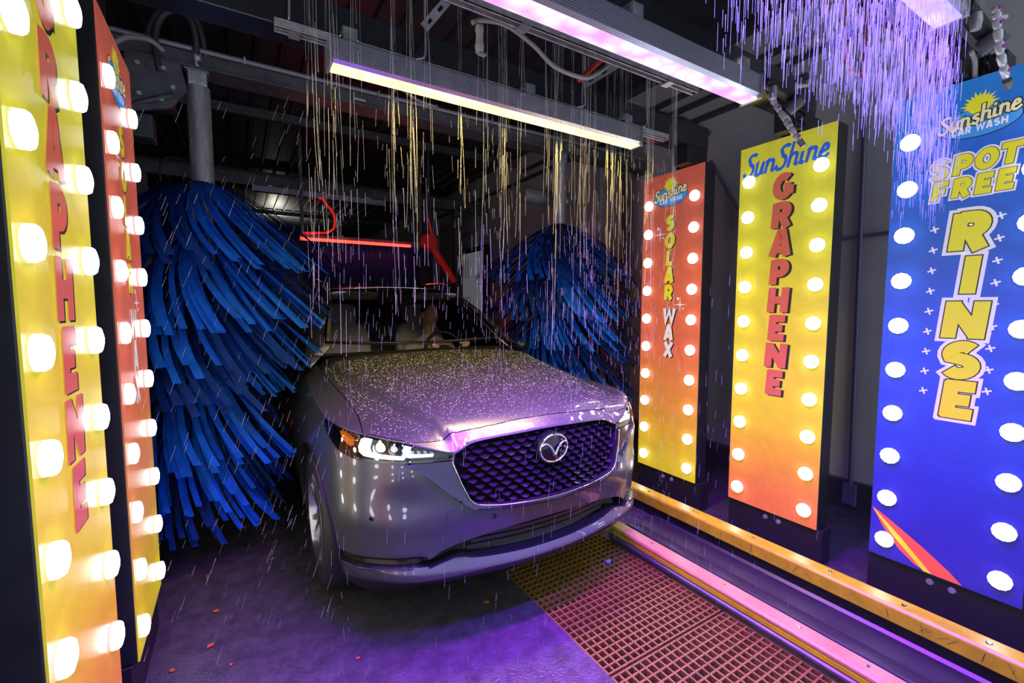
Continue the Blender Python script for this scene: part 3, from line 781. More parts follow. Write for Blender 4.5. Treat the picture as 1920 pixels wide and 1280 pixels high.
# bright lower lip line and plate pads
for sg in (1, -1):
    pth = [Vector(shell(u, v, -.004)) for u, v in resample([(-a, LIPF(a)-.002) for a in frange(.67, 1.14, 20)], .02, False)]
    MB().tube([(sg*p.x, p.y, p.z) for p in pth], 0.0035, 6).obj('lip_line', SATIN, car, smooth=True)
for sx, zz in ((-.313,.584),(.306,.60),(-.86,.60),(.86,.60)):
    p = Vector(shell(sx, zz, -.001)); _, _, nx, ny = plan(sx)
    MB().lathe([(0.0, .004), (.008, .004), (.0105, .001), (.0115, -.003)], 16, Matrix.Translation(p) @ Vector((nx, ny, 0)).to_track_quat('Z', 'Y').to_matrix().to_4x4()).obj('parking_sensor', PIANO, car, smooth=True, angle=50)
p = Vector(shell(-.50, .617, -.0005)); _, _, nx, ny = plan(-.5)
MB().lathe([(.027, .0), (.0285, .0012), (.030, .0)], 28, Matrix.Translation(p) @ Vector((nx, ny, .05)).to_track_quat('Z', 'Y').to_matrix().to_4x4()).obj('tow_cover', pm('gap_dark', (0.03, 0.03, 0.035), 0.5), car)

# headlamps
M_HOUSE = pm('lamp_housing', (0.012, 0.012, 0.015), 0.3, coat=0.3)
M_REFL = pm('lamp_chrome', (0.6, 0.6, 0.66), 0.12, 1.0)
DRL = emat('daytime_light', (0.93, 0.97, 1.0), 2.2)
PROJ = emat('projector_light', (0.93, 0.96, 1.0), 2.6)
AMBER = pm('amber_marker', (0.75, 0.16, 0.01), 0.2, emis=(1.0, 0.2, 0.01), estr=0.35)
def headlamp(sg):
    fn = lambda u, v, d: (sg*-shell(u, v, d)[0]*1.0, shell(u, v, d)[1], shell(u, v, d)[2])
    h = sheet(HEAD, fn, .055, 0.03).obj('headlight', M_HOUSE, car, smooth=True); fix(h)
    h['label'] = 'lit headlight with white light strips on the left of the grille' if sg < 0 else 'headlight on the right of the grille, seen from the side'
    fix(rim(HEAD, fn, -.002, .056).obj('lamp_rim', BLACKP, h, smooth=True))
    fix(sheet(HEAD, fn, -.003, 0.03).obj('lamp_lens', LENS, h, smooth=True))
    def strip(name, poly, d, mat):
        m_ = rim(poly, fn, d, d+.02, 0.008); k = sheet(poly, fn, d, 0.012, 0.008); m_.add(k.v, k.f); return fix(m_.obj(name, mat, h))
    # L-shaped daytime strips, outer and inner
    strip('daytime_strip', [(-.952,.925),(-.958,.893),(-.948,.872),(-.918,.858),(-.86,.8545),(-.712,.853),(-.705,.862),(-.86,.8665),(-.892,.872),(-.905,.888),(-.902,.925)], .018, DRL)
    strip('daytime_strip', [(-.718,.905),(-.722,.885),(-.712,.868),(-.69,.8615),(-.58,.8625),(-.575,.8685),(-.672,.870),(-.685,.878),(-.684,.902)], .018, DRL)
    def barrel(s, z, r, mat, nm):
        p = Vector(fn(s, z, .03)); x, y, nx, ny = plan(s); nx *= -sg
        M = Matrix.Translation(p) @ Vector((nx*.6, ny, 0)).to_track_quat('Z', 'Y').to_matrix().to_4x4()
        b = MB().lathe([(r*1.25, .018), (r*1.22, .0), (r*.98, -.018)], 24, M).obj(nm+'_bezel', M_REFL, h, smooth=True)
        MB().lathe([(r, -.004), (r*.9, .006), (r*.6, .012), (0.0003, .015)], 24, M).obj(nm, mat, h, smooth=True)
    barrel(-.845, .896, .023, PROJ, 'projector')
    barrel(-.772, .893, .016, pm('lamp_low', (0.5, 0.5, 0.55), 0.1, emis=(0.9, 0.95, 1.0), estr=0.8), 'small_projector')
    strip('turn_marker', [(-1.112,.938),(-1.015,.918),(-1.005,.890),(-1.075,.910)], .014, AMBER)
    for a in (-.665, -.635, -.605, -.575): strip('reflector_fin', [(a,.880+.006*(-.575-a)/.09),(a-.016,.880+.01),(a-.016,.8755),(a,.8755)], .022, M_REFL)
    return h
headlamp(-1.0); headlamp(1.0)
# low beam throw from the visible projector
sp = bpy.data.lights.new('headlight_beam', 'SPOT'); sp.energy = 8; sp.color = (0.9, 0.95, 1); sp.spot_size = R(80); sp.spot_blend = 0.8; sp.shadow_soft_size = 0.02
so = bpy.data.objects.new('headlight_beam', sp); COL.objects.link(so); so.parent = bpy.data.objects['headlight']
so.location = Vector(shell(-.845, .896, -.02)); so.rotation_euler = (R(82), 0, R(180))
# ------------------------------------------------------------------ hood, fender tops, cabin
HOODL = [(-.653,.224),(-.563,.208),(-.447,.193),(-.251,.169),(0,.163)]
SIDE = curve2([(-.80,.34),(-.787,.418),(-.772,.516),(-.762,.638),(-.770,.885),(-.788,1.167),(-.80,1.45)], n=5)
REAR = curve2([(-.80,1.45),(-.6,1.53),(-.3,1.49),(0,1.475)], n=5)
# boundary (front edge of the top sheet follows the shell)
topB = [shell(-S_HOOD*k/120, ztop(S_HOOD*k/120))[:2] for k in range(121)]     # from nose centre to the left rear
yr = topB[-1][1]
REARC = curve2([(topB[-1][0], yr), (-.80, 1.66), (-.6, 1.66), (-.3, 1.62), (0, 1.61)], n=5)
def near_bnd(x, y, r=.004):
    return any((x-a)**2+(y-b)**2 < r*r for a, b in topB)
dom2 = topB+REARC[1:]
# hood polygon: front shut line, headlamp edge, side shut line, rear edge
edgeH = [p for p in topB if p[0] <= -.653 and p[1] < .345 and p[1] > .20]
hood_poly = list(reversed(HOODL))+[(x+.004, y+.004) for x, y in edgeH]+SIDE+REAR[1:]
def off(poly, d):
    """shrink a half polygon (kept open on the centre line) by d"""
    out = []; n = len(poly)
    for i in range(n):
        a = Vector(poly[max(0, i-1)]); b = Vector(poly[min(n-1, i+1)]); t = (b-a); t = t.normalized() if t.length > 0 else Vector((1, 0))
        nn = Vector((-t.y, t.x)); out.append((poly[i][0]+nn.x*d, poly[i][1]+nn.y*d))
    out[0] = (0.0, out[0][1]); out[-1] = (0.0, out[-1][1]); return out
def area(p): return sum(p[i][0]*p[(i+1) % len(p)][1]-p[(i+1) % len(p)][0]*p[i][1] for i in range(len(p)))
sgn = -1 if area(hood_poly) < 0 else 1
hp_in = off(hood_poly, sgn*.0022); hp_out = off(hood_poly, -sgn*.0022)
cr1 = [(-creasex(y), y) for y in frange(.10, 1.42, 24)]; cr2 = [(-creasex(y)-.05, y) for y in frange(.20, 1.42, 24)]
gp = []
y = .05
while y < 2.1:
    x = -.012
    while x > -.95:
        if inside((x, y), dom2): gp.append((x, y))
        x -= .028
    y += .028
V2, T2 = cdt([dom2, hp_in+[], hp_out+[]], [cr1, cr2], gp, .022)
ft = lambda x, y: (x, y, HT(x, y))
def mir(m):
    q = MB(); q.add(m.v, m.f); q.add([(-x, y, z) for x, y, z in m.v], [tuple(reversed(f)) for f in m.f]); return q
hood = fix(mir(submesh(V2, T2, ft, lambda c: inside(c, hp_in))).obj('hood', PAINT, car, smooth=True, angle=40))
STRIP = lambda c: c[1] < .30 and c[0] > -.70
fix(mir(submesh(V2, T2, ft, lambda c: inside(c, dom2) and not inside(c, hp_out) and STRIP(c))).obj('nose_strip', PAINT, car, smooth=True, angle=40))
COWL = lambda c: c[1] > 1.40 and c[0] > -.80
mf = submesh(V2, T2, ft, lambda c: inside(c, dom2) and not inside(c, hp_out) and not STRIP(c) and not COWL(c))
for sg in (1, -1):
    q = MB(); q.v = [(sg*x, y, z) for x, y, z in mf.v]; q.f = mf.f
    fix(q.obj('fender_top', PAINT, car, smooth=True, angle=40))
fix(mir(submesh(V2, T2, lambda x, y: (x, y, HT(x, y)-.012), lambda c: inside(c, dom2) and not inside(c, hp_out) and COWL(c))).obj('cowl', BLACKP, car, smooth=True))
# dark sheet under the shut lines
und = [p for p in hood_poly]
fix(mir(submesh(V2, T2, lambda x, y: (x, y, HT(x, y)-.014), lambda c: inside(c, dom2) and c[1] > .12 and c[1] < 1.6 and c[0] > -.86)).obj('under_panel', pm('gap_black', (0.004, 0.004, 0.004), 0.9), car, smooth=True))

# ---- cabin
def ws(u, v):     # windshield outer surface, u -1..1, v 0..1
    xb, yb, zb = .80*u, 1.60+.17*u*u, 1.205+.030*u*u
    xt, yt, zt = .615*u, 2.30+.19*u*u, 1.672-.034*u*u
    bow = .05*math.sin(math.pi*v)*(1-.6*u*u)
    return (lerp(xb, xt, v), lerp(yb, yt, v)-bow*.35, lerp(zb, zt, v)+bow*.55)
GU, = (.915,)
def glass_poly_keep(u, v): return True
us = frange(-1, 1, 40); vs = frange(0, 1, 16)
fix(MB().grid(lambda u, v: ws(u*.93, .035+v*.925), us, vs).obj('windshield', GLASS, car, smooth=True))
wsd = bpy.data.objects['windshield']
# black printed border, as a frame of four bands just inside
for nm, (u0, u1, v0, v1) in {'frit_band': (-.93, .93, .035, .075), 'frit_top': (-.93, .93, .945, .96), 'frit_left': (-.93, -.90, .075, .945), 'frit_right': (.90, .93, .075, .945)}.items():
    m = MB().grid(lambda u, v: tuple(Vector(ws(u, v))+Vector((0, .004, -.003))), frange(u0, u1, 30 if u1-u0 > 1 else 2), frange(v0, v1, 2 if u1-u0 > 1 else 16)); m.obj(nm, pm('frit', (0.01, 0.01, 0.012), 0.5), wsd, smooth=True)
# pillars and roof: loft sections
def roof_z(y): return tab([(2.2,1.662),(2.5,1.688),(3.0,1.702),(3.6,1.69),(4.1,1.65),(4.4,1.60),(4.55,1.55)], y)
for sg in (1, -1):
    m = MB().grid(lambda u, v: (lambda a: (sg*lerp(a[0], tab([(0,.885),(.25,.835),(.6,.745),(1,.668)], v), u), lerp(a[1], tab([(0,1.60),(.25,1.82),(.6,2.16),(1,2.56)], v), u)+.0, lerp(a[2], tab([(0,1.10),(.25,1.235),(.6,1.445),(1,1.625)], v), u)+.012*math.sin(math.pi*u)))(ws(.925, v)), frange(0, 1, 6), frange(0, 1, 16))
    fix(m.obj('front_pillar', PAINT, car, smooth=True))
    # side glass with pillars behind
    def sideg(u, v, q=0.0):   # u along the car, v 0 belt .. 1 roof edge
        y = lerp(1.62, 4.25, u); yb = lerp(1.70, 4.35, u); yt = lerp(2.55, 4.05, u)
        zb = lerp(1.09, 1.16, u); zt = roof_z(yt)-.062
        return (sg*(lerp(.885, .665, v**1.15)-q), lerp(yb, yt, v), lerp(zb, zt, v))
    fix(MB().grid(lambda u, v: sideg(u, v), frange(.02, .98, 20), frange(0, 1, 8)).obj('side_window', pm('tinted_glass', (0.012, 0.014, 0.018), 0.04, spec=0.7), car, smooth=True))
    for u0 in (.40, .72):
        MB().grid(lambda u, v: sideg(u, v, -.004), frange(u0-.012, u0+.012, 1), frange(0, 1, 8)).obj('door_pillar', BLACKP, car, smooth=True)
    # shoulder between belt and shell
    fix(MB().grid(lambda u, v: tuple(Vector(lerp_v((lambda s: Vector((sg*abs(shell(s, ztop(s))[0]), shell(s, ztop(s))[1], ztop(s))))(lerp(S_HOOD-.02, 4.95, u)), Vector(sideg(max(0, min(1, (lerp(S_HOOD-.02, 4.95, u)-2.3)/2.65)), 0)), v))), frange(0, 1, 30), [0, .5, 1]).obj('shoulder', PAINT, car, smooth=True)) if False else None
    m = MB()
    rowsA = []; rowsB = []
    for k in range(41):
        y = lerp(1.60, 4.4, k/40)
        zt_ = tab([(1.5,1.035),(2.4,1.07),(3.4,1.10),(4.4,1.14)], y)
        rowsA.append((sg*.895, y, zt_-.012)); rowsB.append((sg*.87, y, lerp(1.105, 1.165, (y-1.6)/2.8)))
    m.add(rowsA+rowsB, [(i, i+1, 41+i+1, 41+i) for i in range(40)]); fix(m.obj('belt_shoulder', PAINT, car, smooth=True))
    # roof rail
    pth = smooth_path([(sg*.60, 2.62, roof_z(2.62)-.015), (sg*.615, 2.75, roof_z(2.75)+.035), (sg*.62, 3.3, roof_z(3.3)+.045), (sg*.60, 3.9, roof_z(3.9)+.035), (sg*.58, 4.05, roof_z(4.05)-.015)], 8)
    MB().tube(pth, .016, 8).obj('roof_rail', PIANO, car, smooth=True)
    # mirror
    mi = MB()
    mi.lathe([(0.0, -.075), (.06, -.07), (.095, -.04), (.10, 0.0), (.085, .045), (.04, .075), (0.0, .08)], 18, Matrix.Translation((sg*1.03, 1.95, 1.16)) @ Matrix.Rotation(R(90), 4, 'X') @ Matrix.Diagonal((1.1, .72, .9, 1)))
    mo = fix(mi.obj('side_mirror', PAINT, car, smooth=True))
    MB().tube([(sg*.90, 1.95, 1.09), (sg*.98, 1.95, 1.12)], .025, 8).obj('mirror_arm', BLACKP, mo, smooth=True)
def lerp_v(a, b, t): return a+(b-a)*t
def roofp(u, v):
    y = lerp(2.30+.19*u*u, 4.45, v); e = .665 if v < .8 else lerp(.665, .60, (v-.8)/.2)
    x = e*u
    return (x, y, roof_z(y)-.060*abs(u)**3.0+(-.004 if v < .01 else 0))
fix(MB().grid(roofp, frange(-1, 1, 32), frange(0, 1, 26)).obj('roof', pm('black_roof', (0.01, 0.01, 0.013), 0.10, coat=0.8), car, smooth=True))
MB().tube([tuple(Vector(ws(u, .985))+Vector((0, .0, .004))) for u in frange(-.92, .92, 30)], .006, 6).obj('roof_edge_trim', CHROME, car, smooth=True)
fix(MB().grid(lambda u, v: (lerp(-.62, .62, u)*lerp(1.25, .95, v), lerp(4.60, 4.42, v), lerp(1.10, 1.60, v)), frange(0, 1, 10), frange(0, 1, 6)).obj('rear_window', pm('tinted_glass', (0.012, 0.014, 0.018), 0.04), car, smooth=True))
MB().grid(lambda u, v: (lerp(-.72, .72, u), 4.56, lerp(.3, 1.12, v)), frange(0, 1, 10), frange(0, 1, 6)).obj('tailgate', PAINT, car, smooth=True)
MB().box(-.80, .80, .55, 4.45, .20, .26).obj('underbody', BLACKP, car)
MB().box(-.62, .62, .35, 1.25, .26, .80).obj('engine_bay', BLACKP, car)
MB().box(-.86, .86, 1.45, 1.52, .26, 1.02).obj('firewall', BLACKP, car)
MB().box(-.86, .86, 1.52, 4.4, .26, .34).obj('cabin_floor', BLACKP, car)
# wipers
for x0, x1 in ((-.62, -.02), (.02, .66)):
    a = Vector(ws(x0/.8, .03))+Vector((0, -.02, .012)); b = Vector(ws(x1/.8, .015))+Vector((0, -.045, .012))
    MB().tube([a, lerp_v(a, b, .5)+Vector((0, -.01, .006)), b], .007, 6).obj('wiper', pm('wiper_black', (0.02, 0.02, 0.022), 0.3), car, smooth=True)
# wheels
M_RIM = pm('wheel_alloy', (0.45, 0.45, 0.48), 0.25, 0.9)
wsrc = None
for sg in (-1, 1):
    for wy in (.95, 3.74):
        w = bpy.data.objects.new('wheel', None); COL.objects.link(w); w.parent = car; w.location = (sg*.815, wy, .372); w.rotation_euler = (0, 0, 0 if sg < 0 else math.pi)
        if wsrc is None:
            wsrc = w
            Mx = Matrix.Rotation(R(-90), 4, 'Y')
            MB().lathe([(.245, -.105), (.30, -.118), (.345, -.11), (.367, -.085), (.372, -.05), (.372, .05), (.367, .085), (.345, .11), (.30, .118), (.245, .105)], 48, Mx).obj('tire', RUBBER, w, smooth=True, angle=45)
            MB().lathe([(.248, .105), (.235, .112), (.228, .09), (.21, -.05), (.248, -.105)], 40, Mx).obj('rim', M_RIM, w, smooth=True, angle=40)
            for k in range(10):
                a = R(36*k+ (6 if k % 2 else -6)); c, s_ = math.cos(a), math.sin(a); p = lambda r, t, h: Mx @ Vector((c*r-s_*t, s_*r+c*t, h))
                MB().add([p(.05,-.018,.085), p(.05,.018,.085), p(.235,.012,.10), p(.235,-.012,.10), p(.05,-.018,.05), p(.05,.018,.05), p(.235,.012,.07), p(.235,-.012,.07)], [(0,1,2,3),(4,7,6,5),(0,4,5,1),(2,6,7,3),(0,3,7,4),(1,5,6,2)]).obj('spoke', M_RIM, w)
            MB().lathe([(0.0, .098), (.035, .096), (.06, .085), (.062, .04)], 24, Mx).obj('hub', M_RIM, w, smooth=True, angle=40)
            MB().lathe([(.0, .02), (.17, .02), (.17, .0)], 32, Mx).obj('brake_disc', DSTEEL, w, smooth=True, angle=40)
        else:
            for c in wsrc.children: inst(c, w)
# interior
M_SEAT = pm('seat_leather', (0.50, 0.50, 0.54), 0.55, var=0.1)
M_DARKI = pm('interior_dark', (0.02, 0.02, 0.023), 0.6)
M_LINER = pm('headliner', (0.60, 0.61, 0.66), 0.8)
def pillow(w, d, h, e=.35, n=12):
    """rounded box as a superellipsoid"""
    m = MB(); vs = []; fs = []
    f = lambda c, p: math.copysign(abs(c)**p, c)
    nu, nv = 2*n, n
    for j in range(nv+1):
        b = -math.pi/2+math.pi*j/nv
        for i in range(nu):
            a = 2*math.pi*i/nu; vs.append((w*f(math.cos(b), e)*f(math.cos(a), e), d*f(math.cos(b), e)*f(math.sin(a), e), h*f(math.sin(b), e)))
    for j in range(nv):
        for i in range(nu): fs.append((j*nu+i, j*nu+(i+1) % nu, (j+1)*nu+(i+1) % nu, (j+1)*nu+i))
    return m.add(vs, fs)
def placed(m, loc, rot=(0, 0, 0)):
    M = Matrix.Translation(loc) @ Euler(rot).to_matrix().to_4x4(); m.v = [tuple(M @ Vector(v)) for v in m.v]; return m
for x in (-.38, .38):
    st = placed(pillow(.25, .28, .085), (x, 2.55, .66), (R(8), 0, 0)).obj('seat', M_SEAT, car, smooth=True)
    placed(pillow(.255, .075, .36, .45), (x, 2.88, .99), (R(-14), 0, 0)).obj('backrest', M_SEAT, st, smooth=True)
    placed(pillow(.135, .055, .105, .5), (x, 2.95, 1.425), (R(-8), 0, 0)).obj('headrest', M_SEAT, st, smooth=True)
    for q in (-.05, .05): MB().cyl((x+q, 2.94, 1.26), (x+q, 2.95, 1.36), .006, 8).obj('headrest_post', CHROME, st)
placed(pillow(.70, .10, .36, .35), (0, 3.85, .98), (R(-18), 0, 0)).obj('rear_seat', M_SEAT, car, smooth=True)
for x in (-.42, 0, .42): placed(pillow(.12, .05, .085, .5), (x, 3.98, 1.38)).obj('rear_headrest', M_DARKI, car, smooth=True)
db = MB().grid(lambda u, v: (lerp(-.84, .84, u), lerp(1.66, 2.12, v), lerp(1.165, 1.13, v)-.30*max(0, v-.75)+.012*math.sin(math.pi*v)), frange(0, 1, 16), frange(0, 1, 12))
db.add([(-.84, 2.12, 1.055), (.84, 2.12, 1.055), (.84, 2.02, .65), (-.84, 2.02, .65)], [(0, 1, 2, 3)])
db.obj('dashboard', M_DARKI, car, smooth=True, angle=50)
swp = (.38, 2.22, 1.10)
Msw = Matrix.Translation(swp) @ Matrix.Rotation(R(65), 4, 'X')
sw = MB().tube([Msw @ Vector((.185*math.cos(R(a)), .185*math.sin(R(a)), 0)) for a in range(0, 361, 12)], .016, 8).obj('steering_wheel', pm('wheel_leather', (0.02, 0.02, 0.022), 0.35), car, smooth=True)
for a in (180, 0, 270): MB().tube([Msw @ Vector((.04*math.cos(R(a)), .04*math.sin(R(a)), -.01)), Msw @ Vector((.18*math.cos(R(a)), .18*math.sin(R(a)), 0))], .014, 8).obj('wheel_spoke', SATIN, sw, smooth=True)
placed(pillow(.065, .055, .03, .6), Msw @ Vector((0, 0, -.01)), (R(65), 0, 0)).obj('airbag_cover', M_DARKI, sw, smooth=True)
placed(pillow(.12, .02, .035, .4), (0, 2.28, 1.575), (R(8), 0, 0)).obj('rear_view_mirror', M_DARKI, car, smooth=True)
for x in (-.37, .37): placed(pillow(.20, .085, .010, .4), (x, 2.42, 1.600), (R(-18), 0, 0)).obj('sun_visor', M_LINER, car, smooth=True)
MB().grid(lambda u, v: tuple(Vector(roofp(u*.97, .04+v*.9))+Vector((0, 0, -.03))), frange(-1, 1, 16), frange(0, 1, 12)).obj('headliner', M_LINER, car, smooth=True)
for sg in (1, -1):
    MB().grid(lambda u, v: (lambda a: (sg*lerp(a[0], tab([(0,.835),(.6,.715),(1,.64)], v), u), lerp(a[1], tab([(0,1.64),(.6,2.18),(1,2.54)], v), u)+.03, lerp(a[2], tab([(0,1.10),(.6,1.43),(1,1.60)], v), u)-.015))(ws(.87, v)), frange(0, 1, 4), frange(0, 1, 14)).obj('pillar_trim', M_LINER, car, smooth=True)
# droplets on hood
db_ = MB()
rnd = random.Random(3)
for k in range(9000):
    y = rnd.uniform(.06, 1.45); x = rnd.uniform(-.76, .76)
    if y < .16 and abs(x) > .45: continue
    if (abs(x), y) and not inside((-abs(x), y), dom2): continue
    r = rnd.choice((.0010, .0013, .0016, .0020, .0026))*lerp(.8, 1.25, y/1.4)
    z = HT(x, y); h = r*.6
    db_.add([(x+r*math.cos(R(a)), y+r*math.sin(R(a)), z-.0002) for a in (0, 72, 144, 216, 288)]+[(x, y, z+h)], [(i, (i+1) % 5, 5) for i in range(5)])
wb = db_.obj('water_beads', pm('water_bead', (0.75, 0.76, 0.8), 0.06, 0.0, spec=1.0), car, smooth=True); wb['kind'] = 'stuff'; wb['label'] = 'beads of water on the hood'
# ------------------------------------------------------------------ arches and light bars
def led_mat(name, cols, strength, scale=9.0):
    m = bpy.data.materials.new(name); m.use_nodes = True
    nt = m.node_tree; nt.nodes.clear()
    o = nt.nodes.new('ShaderNodeOutputMaterial'); e = nt.nodes.new('ShaderNodeEmission'); e.inputs[1].default_value = strength
    tc = nt.nodes.new('ShaderNodeTexCoord'); nz = nt.nodes.new('ShaderNodeTexVoronoi'); nz.inputs['Scale'].default_value = scale
    cr = nt.nodes.new('ShaderNodeValToRGB'); el = cr.color_ramp.elements
    while len(el) < len(cols): el.new(0.5)
    for q, (p, c) in zip(el, cols): q.position = p; q.color = (*c, 1)
    nt.links.new(tc.outputs['Object'], nz.inputs['Vector']); nt.links.new(nz.outputs[0], cr.inputs[0]); nt.links.new(cr.outputs[0], e.inputs[0]); nt.links.new(e.outputs[0], o.inputs[0])
    MATS[name] = m
    return m
LEDM = [led_mat('led_yellow', [(0.0, (1.0, 0.98, 0.62)), (0.45, (1.0, 0.93, 0.55)), (0.75, (1.0, 0.80, 0.40)), (1.0, (0.7, 1.0, 0.45))], BARS[0][4], 14),
        led_mat('led_pink', [(0.0, (1.0, 0.92, 1.0)), (0.4, (0.95, 0.72, 1.0)), (0.8, (0.85, 0.40, 1.0)), (1.0, (1.0, 0.35, 0.75))], BARS[1][4], 13),
        led_mat('led_violet', [(0.0, (1.0, 0.95, 1.0)), (0.4, (0.85, 0.72, 1.0)), (0.8, (0.6, 0.45, 1.0)), (1.0, (0.6, 0.5, 1.0))], BARS[2][4], 16)]
BX0, BX1 = 0.35, 2.10
BAR_LABEL = ['yellow-white LED light bar hanging nearest to the windshield', 'pink-violet LED light bar hanging over the hood', 'short-looking violet LED light bar at the top right behind the spray']
def light_bar(i):
    y, ledc, lc, watts, es = BARS[i]
    t = thing('light_bar', BAR_LABEL[i], 'light', (BX0, y, 2.456), group='LED light bars over the lane')
    L = BX1-BX0; w = 0.05
    # ribbed extrusion: profile in (y,z)
    P = [(-w*0.72, 0.008), (-w, 0.02)]
    z = 0.024
    while z < 0.098: P += [(-w, z), (-w+0.0045, z+0.001), (-w+0.0045, z+0.0045), (-w, z+0.0055)]; z += 0.0085
    P += [(-w, 0.102), (-w+0.006, 0.107), (w-0.006, 0.107), (w, 0.102), (w, 0.02), (w*0.72, 0.008)]
    MB().prism(P, lambda u, v, d: (d, u, v), 0.012, L-0.012).obj('extrusion', ALU, t)
    for x in (0.0, L-0.012): MB().box(x, x+0.012, -w-0.003, w+0.003, 0.0, 0.109).obj('end_cap', pm('cap_grey', (0.35, 0.35, 0.38), 0.35, 0.6), t, bevel=0.002)
    MB().prism([(-w*0.72, 0.0085), (-w*0.70, 0.001), (w*0.70, 0.001), (w*0.72, 0.0085)], lambda u, v, d: (d, u, v), 0.014, L-0.014).obj('led_lens', LEDM[i], t)
    for x in (0.085, 0.96, L-0.10):
        b = MB().box(x-0.028, x+0.028, -0.030, -0.027, 0.107, 0.165); b.box(x-0.028, x+0.028, 0.027, 0.030, 0.107, 0.165); b.box(x-0.028, x+0.028, -0.03, 0.03, 0.107, 0.110)
        b.box(x-0.028, x+0.028, -0.03, 0.03, 0.163, 0.166)
        b.obj('bracket', STEEL, t)
        MB().cyl((x-0.036, 0.0, 0.137), (x+0.036, 0.0, 0.137), 0.006, 8).obj('bracket_bolt', CHROME, t)
    a = bpy.data.lights.new('led_light', 'AREA'); a.shape = 'RECTANGLE'; a.size = L-0.04; a.size_y = 0.065; a.energy = watts; a.color = lc; a.spread = R(135 if i == 0 else 100)
    ao = bpy.data.objects.new('led_light', a); COL.objects.link(ao); ao.parent = t; ao.location = (L/2, 0, -0.003)
for i in range(3): light_bar(i)

GLOSSB = pm('gloss_black_steel', (0.012, 0.012, 0.016), 0.16, var=0.2, coat=0.4)
ARCH_LABEL = {'red': 'black arch frame carrying the red signs', 'yellow': 'black arch frame carrying the yellow signs', 'blue': 'black arch frame carrying the blue signs'}
for kind, yf in (('red', 2.10), ('yellow', 1.39), ('blue', 0.70)):
    t = thing('arch_frame', ARCH_LABEL[kind], 'frame', (0, yf, 0), group='black arch frames')
    MB().box(-0.48, 2.95, 0.0, 0.14, 2.63, 2.78).obj('header', GLOSSB, t, bevel=0.006)
    yc = YS[kind]-yf
    for x0, x1 in ((2.925, 3.06), (-0.612, -0.477)):
        MB().box(x0, x1, yc-0.07, yc+0.07, 0.0, 2.629).obj('post', BLACK, t, bevel=0.005)
        MB().box(x0-0.03, x1+0.03, yc-0.10, yc+0.10, 0.0, 0.012).obj('foot_plate', BLACK, t)
    for xa, xb in ((2.72, 2.94), (-0.47, -0.36)):
        MB().box(xa, xb, 0.0, 0.12, 2.508, 2.63).obj('sign_bracket', BLACK, t, bevel=0.004)
    for q in range(5):
        for dy in (0.03, 0.10):
            MB().lathe([(0.0, 0.012), (0.010, 0.012), (0.012, 0.0)], 6, Matrix.Translation((2.951, dy, 2.53+0.05*q)) @ Matrix.Rotation(R(90), 4, 'Y')).obj('frame_bolt', BLACKP, t)
# slotted channels the bars hang from
M_CHAN = pm('slotted_channel', (0.45, 0.44, 0.46), 0.5, 0.5, var=0.4, vscale=30)
def channel(name, label, x0, x1, y, z, slots):
    b = MB(); w, h, q = 0.021, 0.041, 0.003
    b.box(x0, x1, y-w, y-w+q, z, z+h); b.box(x0, x1, y+w-q, y+w, z, z+h); b.box(x0, x1, y-w, y+w, z+h-q, z+h); b.box(x0, x1, y-w, y-w+0.010, z, z+q); b.box(x0, x1, y+w-0.010, y+w, z, z+q)
    t = tag(b.obj(name, M_CHAN), label, 'channel')
    for x in slots:
        MB().box(x-0.02, x+0.02, y-w-0.004, y+w+0.004, z-0.006, z-0.0005).obj('channel_nut', STEEL, t)
channel('strut_channel', 'grey slotted channel above the yellow light bar', 0.17, 2.45, 2.06, 2.585, (0.24, 0.74, 1.62, 2.1))
channel('strut_channel', 'grey slotted channel beside the pink light bar', 0.20, 1.95, 1.47, 2.535, (0.95, 1.75))
def wire(name, label, cat, pts, r, mat, n=6, seg=6):
    return tag(MB().tube(smooth_path(pts, seg), r, n).obj(name, mat, None, smooth=True), label, cat)
G_HOSE = pm('grey_hose', (0.32, 0.31, 0.30), 0.5)
RED_HOSE = pm('red_hose', (0.55, 0.05, 0.04), 0.4)
wire('hose', 'grey hose arching between the two light bars', 'hose', [(0.878,1.75,2.674),(0.928,1.75,2.699),(1.045,1.75,2.714),(1.185,1.75,2.673),(1.305,1.75,2.613),(1.466,1.75,2.607),(1.55,1.75,2.641),(1.66,1.75,2.75),(1.7,1.75,3.0)], 0.010, G_HOSE, 10)
wire('hose', 'red hose stub beside the grey hose', 'hose', [(1.74,1.8,2.86),(1.665,1.8,2.784),(1.491,1.8,2.621)], 0.013, RED_HOSE, 10)
t = thing('solenoid_valve', 'pale valve body hanging at the end of the grey hose', 'valve', (0.912, 1.75, 2.62))
MB().lathe([(0.0, 0.05), (0.016, 0.05), (0.018, 0.03), (0.014, 0.02), (0.016, -0.02), (0.020, -0.03), (0.016, -0.055), (0.0, -0.055)], 14).obj('valve_body', pm('pale_plastic', (0.45, 0.43, 0.40), 0.45), t, smooth=True, angle=40)
MB().box(-0.004, 0.03, -0.012, 0.012, -0.062, -0.054).obj('valve_tab', STEEL, t)
for i, (p, lab) in enumerate(((((0.75,1.95,3.0),(0.75,1.95,2.708),(0.748,1.95,2.60),(0.706,1.95,2.57)), 'hook rod left of the middle on the yellow light bar'), (((1.656,1.95,3.0),(1.656,1.95,2.697),(1.658,1.95,2.60),(1.60,1.95,2.57)), 'hook rod right of the middle on the yellow light bar'), (((2.17,1.98,3.0),(2.17,1.98,2.728),(2.174,1.98,2.61),(2.09,1.98,2.575)), 'hook rod at the right end of the yellow light bar'), (((0.225,2.06,3.1),(0.226,2.06,2.735),(0.222,2.06,2.63)), 'hook rod at the left end of the slotted channel'))):
    wire('hook_rod', lab, 'rod', p, 0.0055, STEEL, 8, 4)
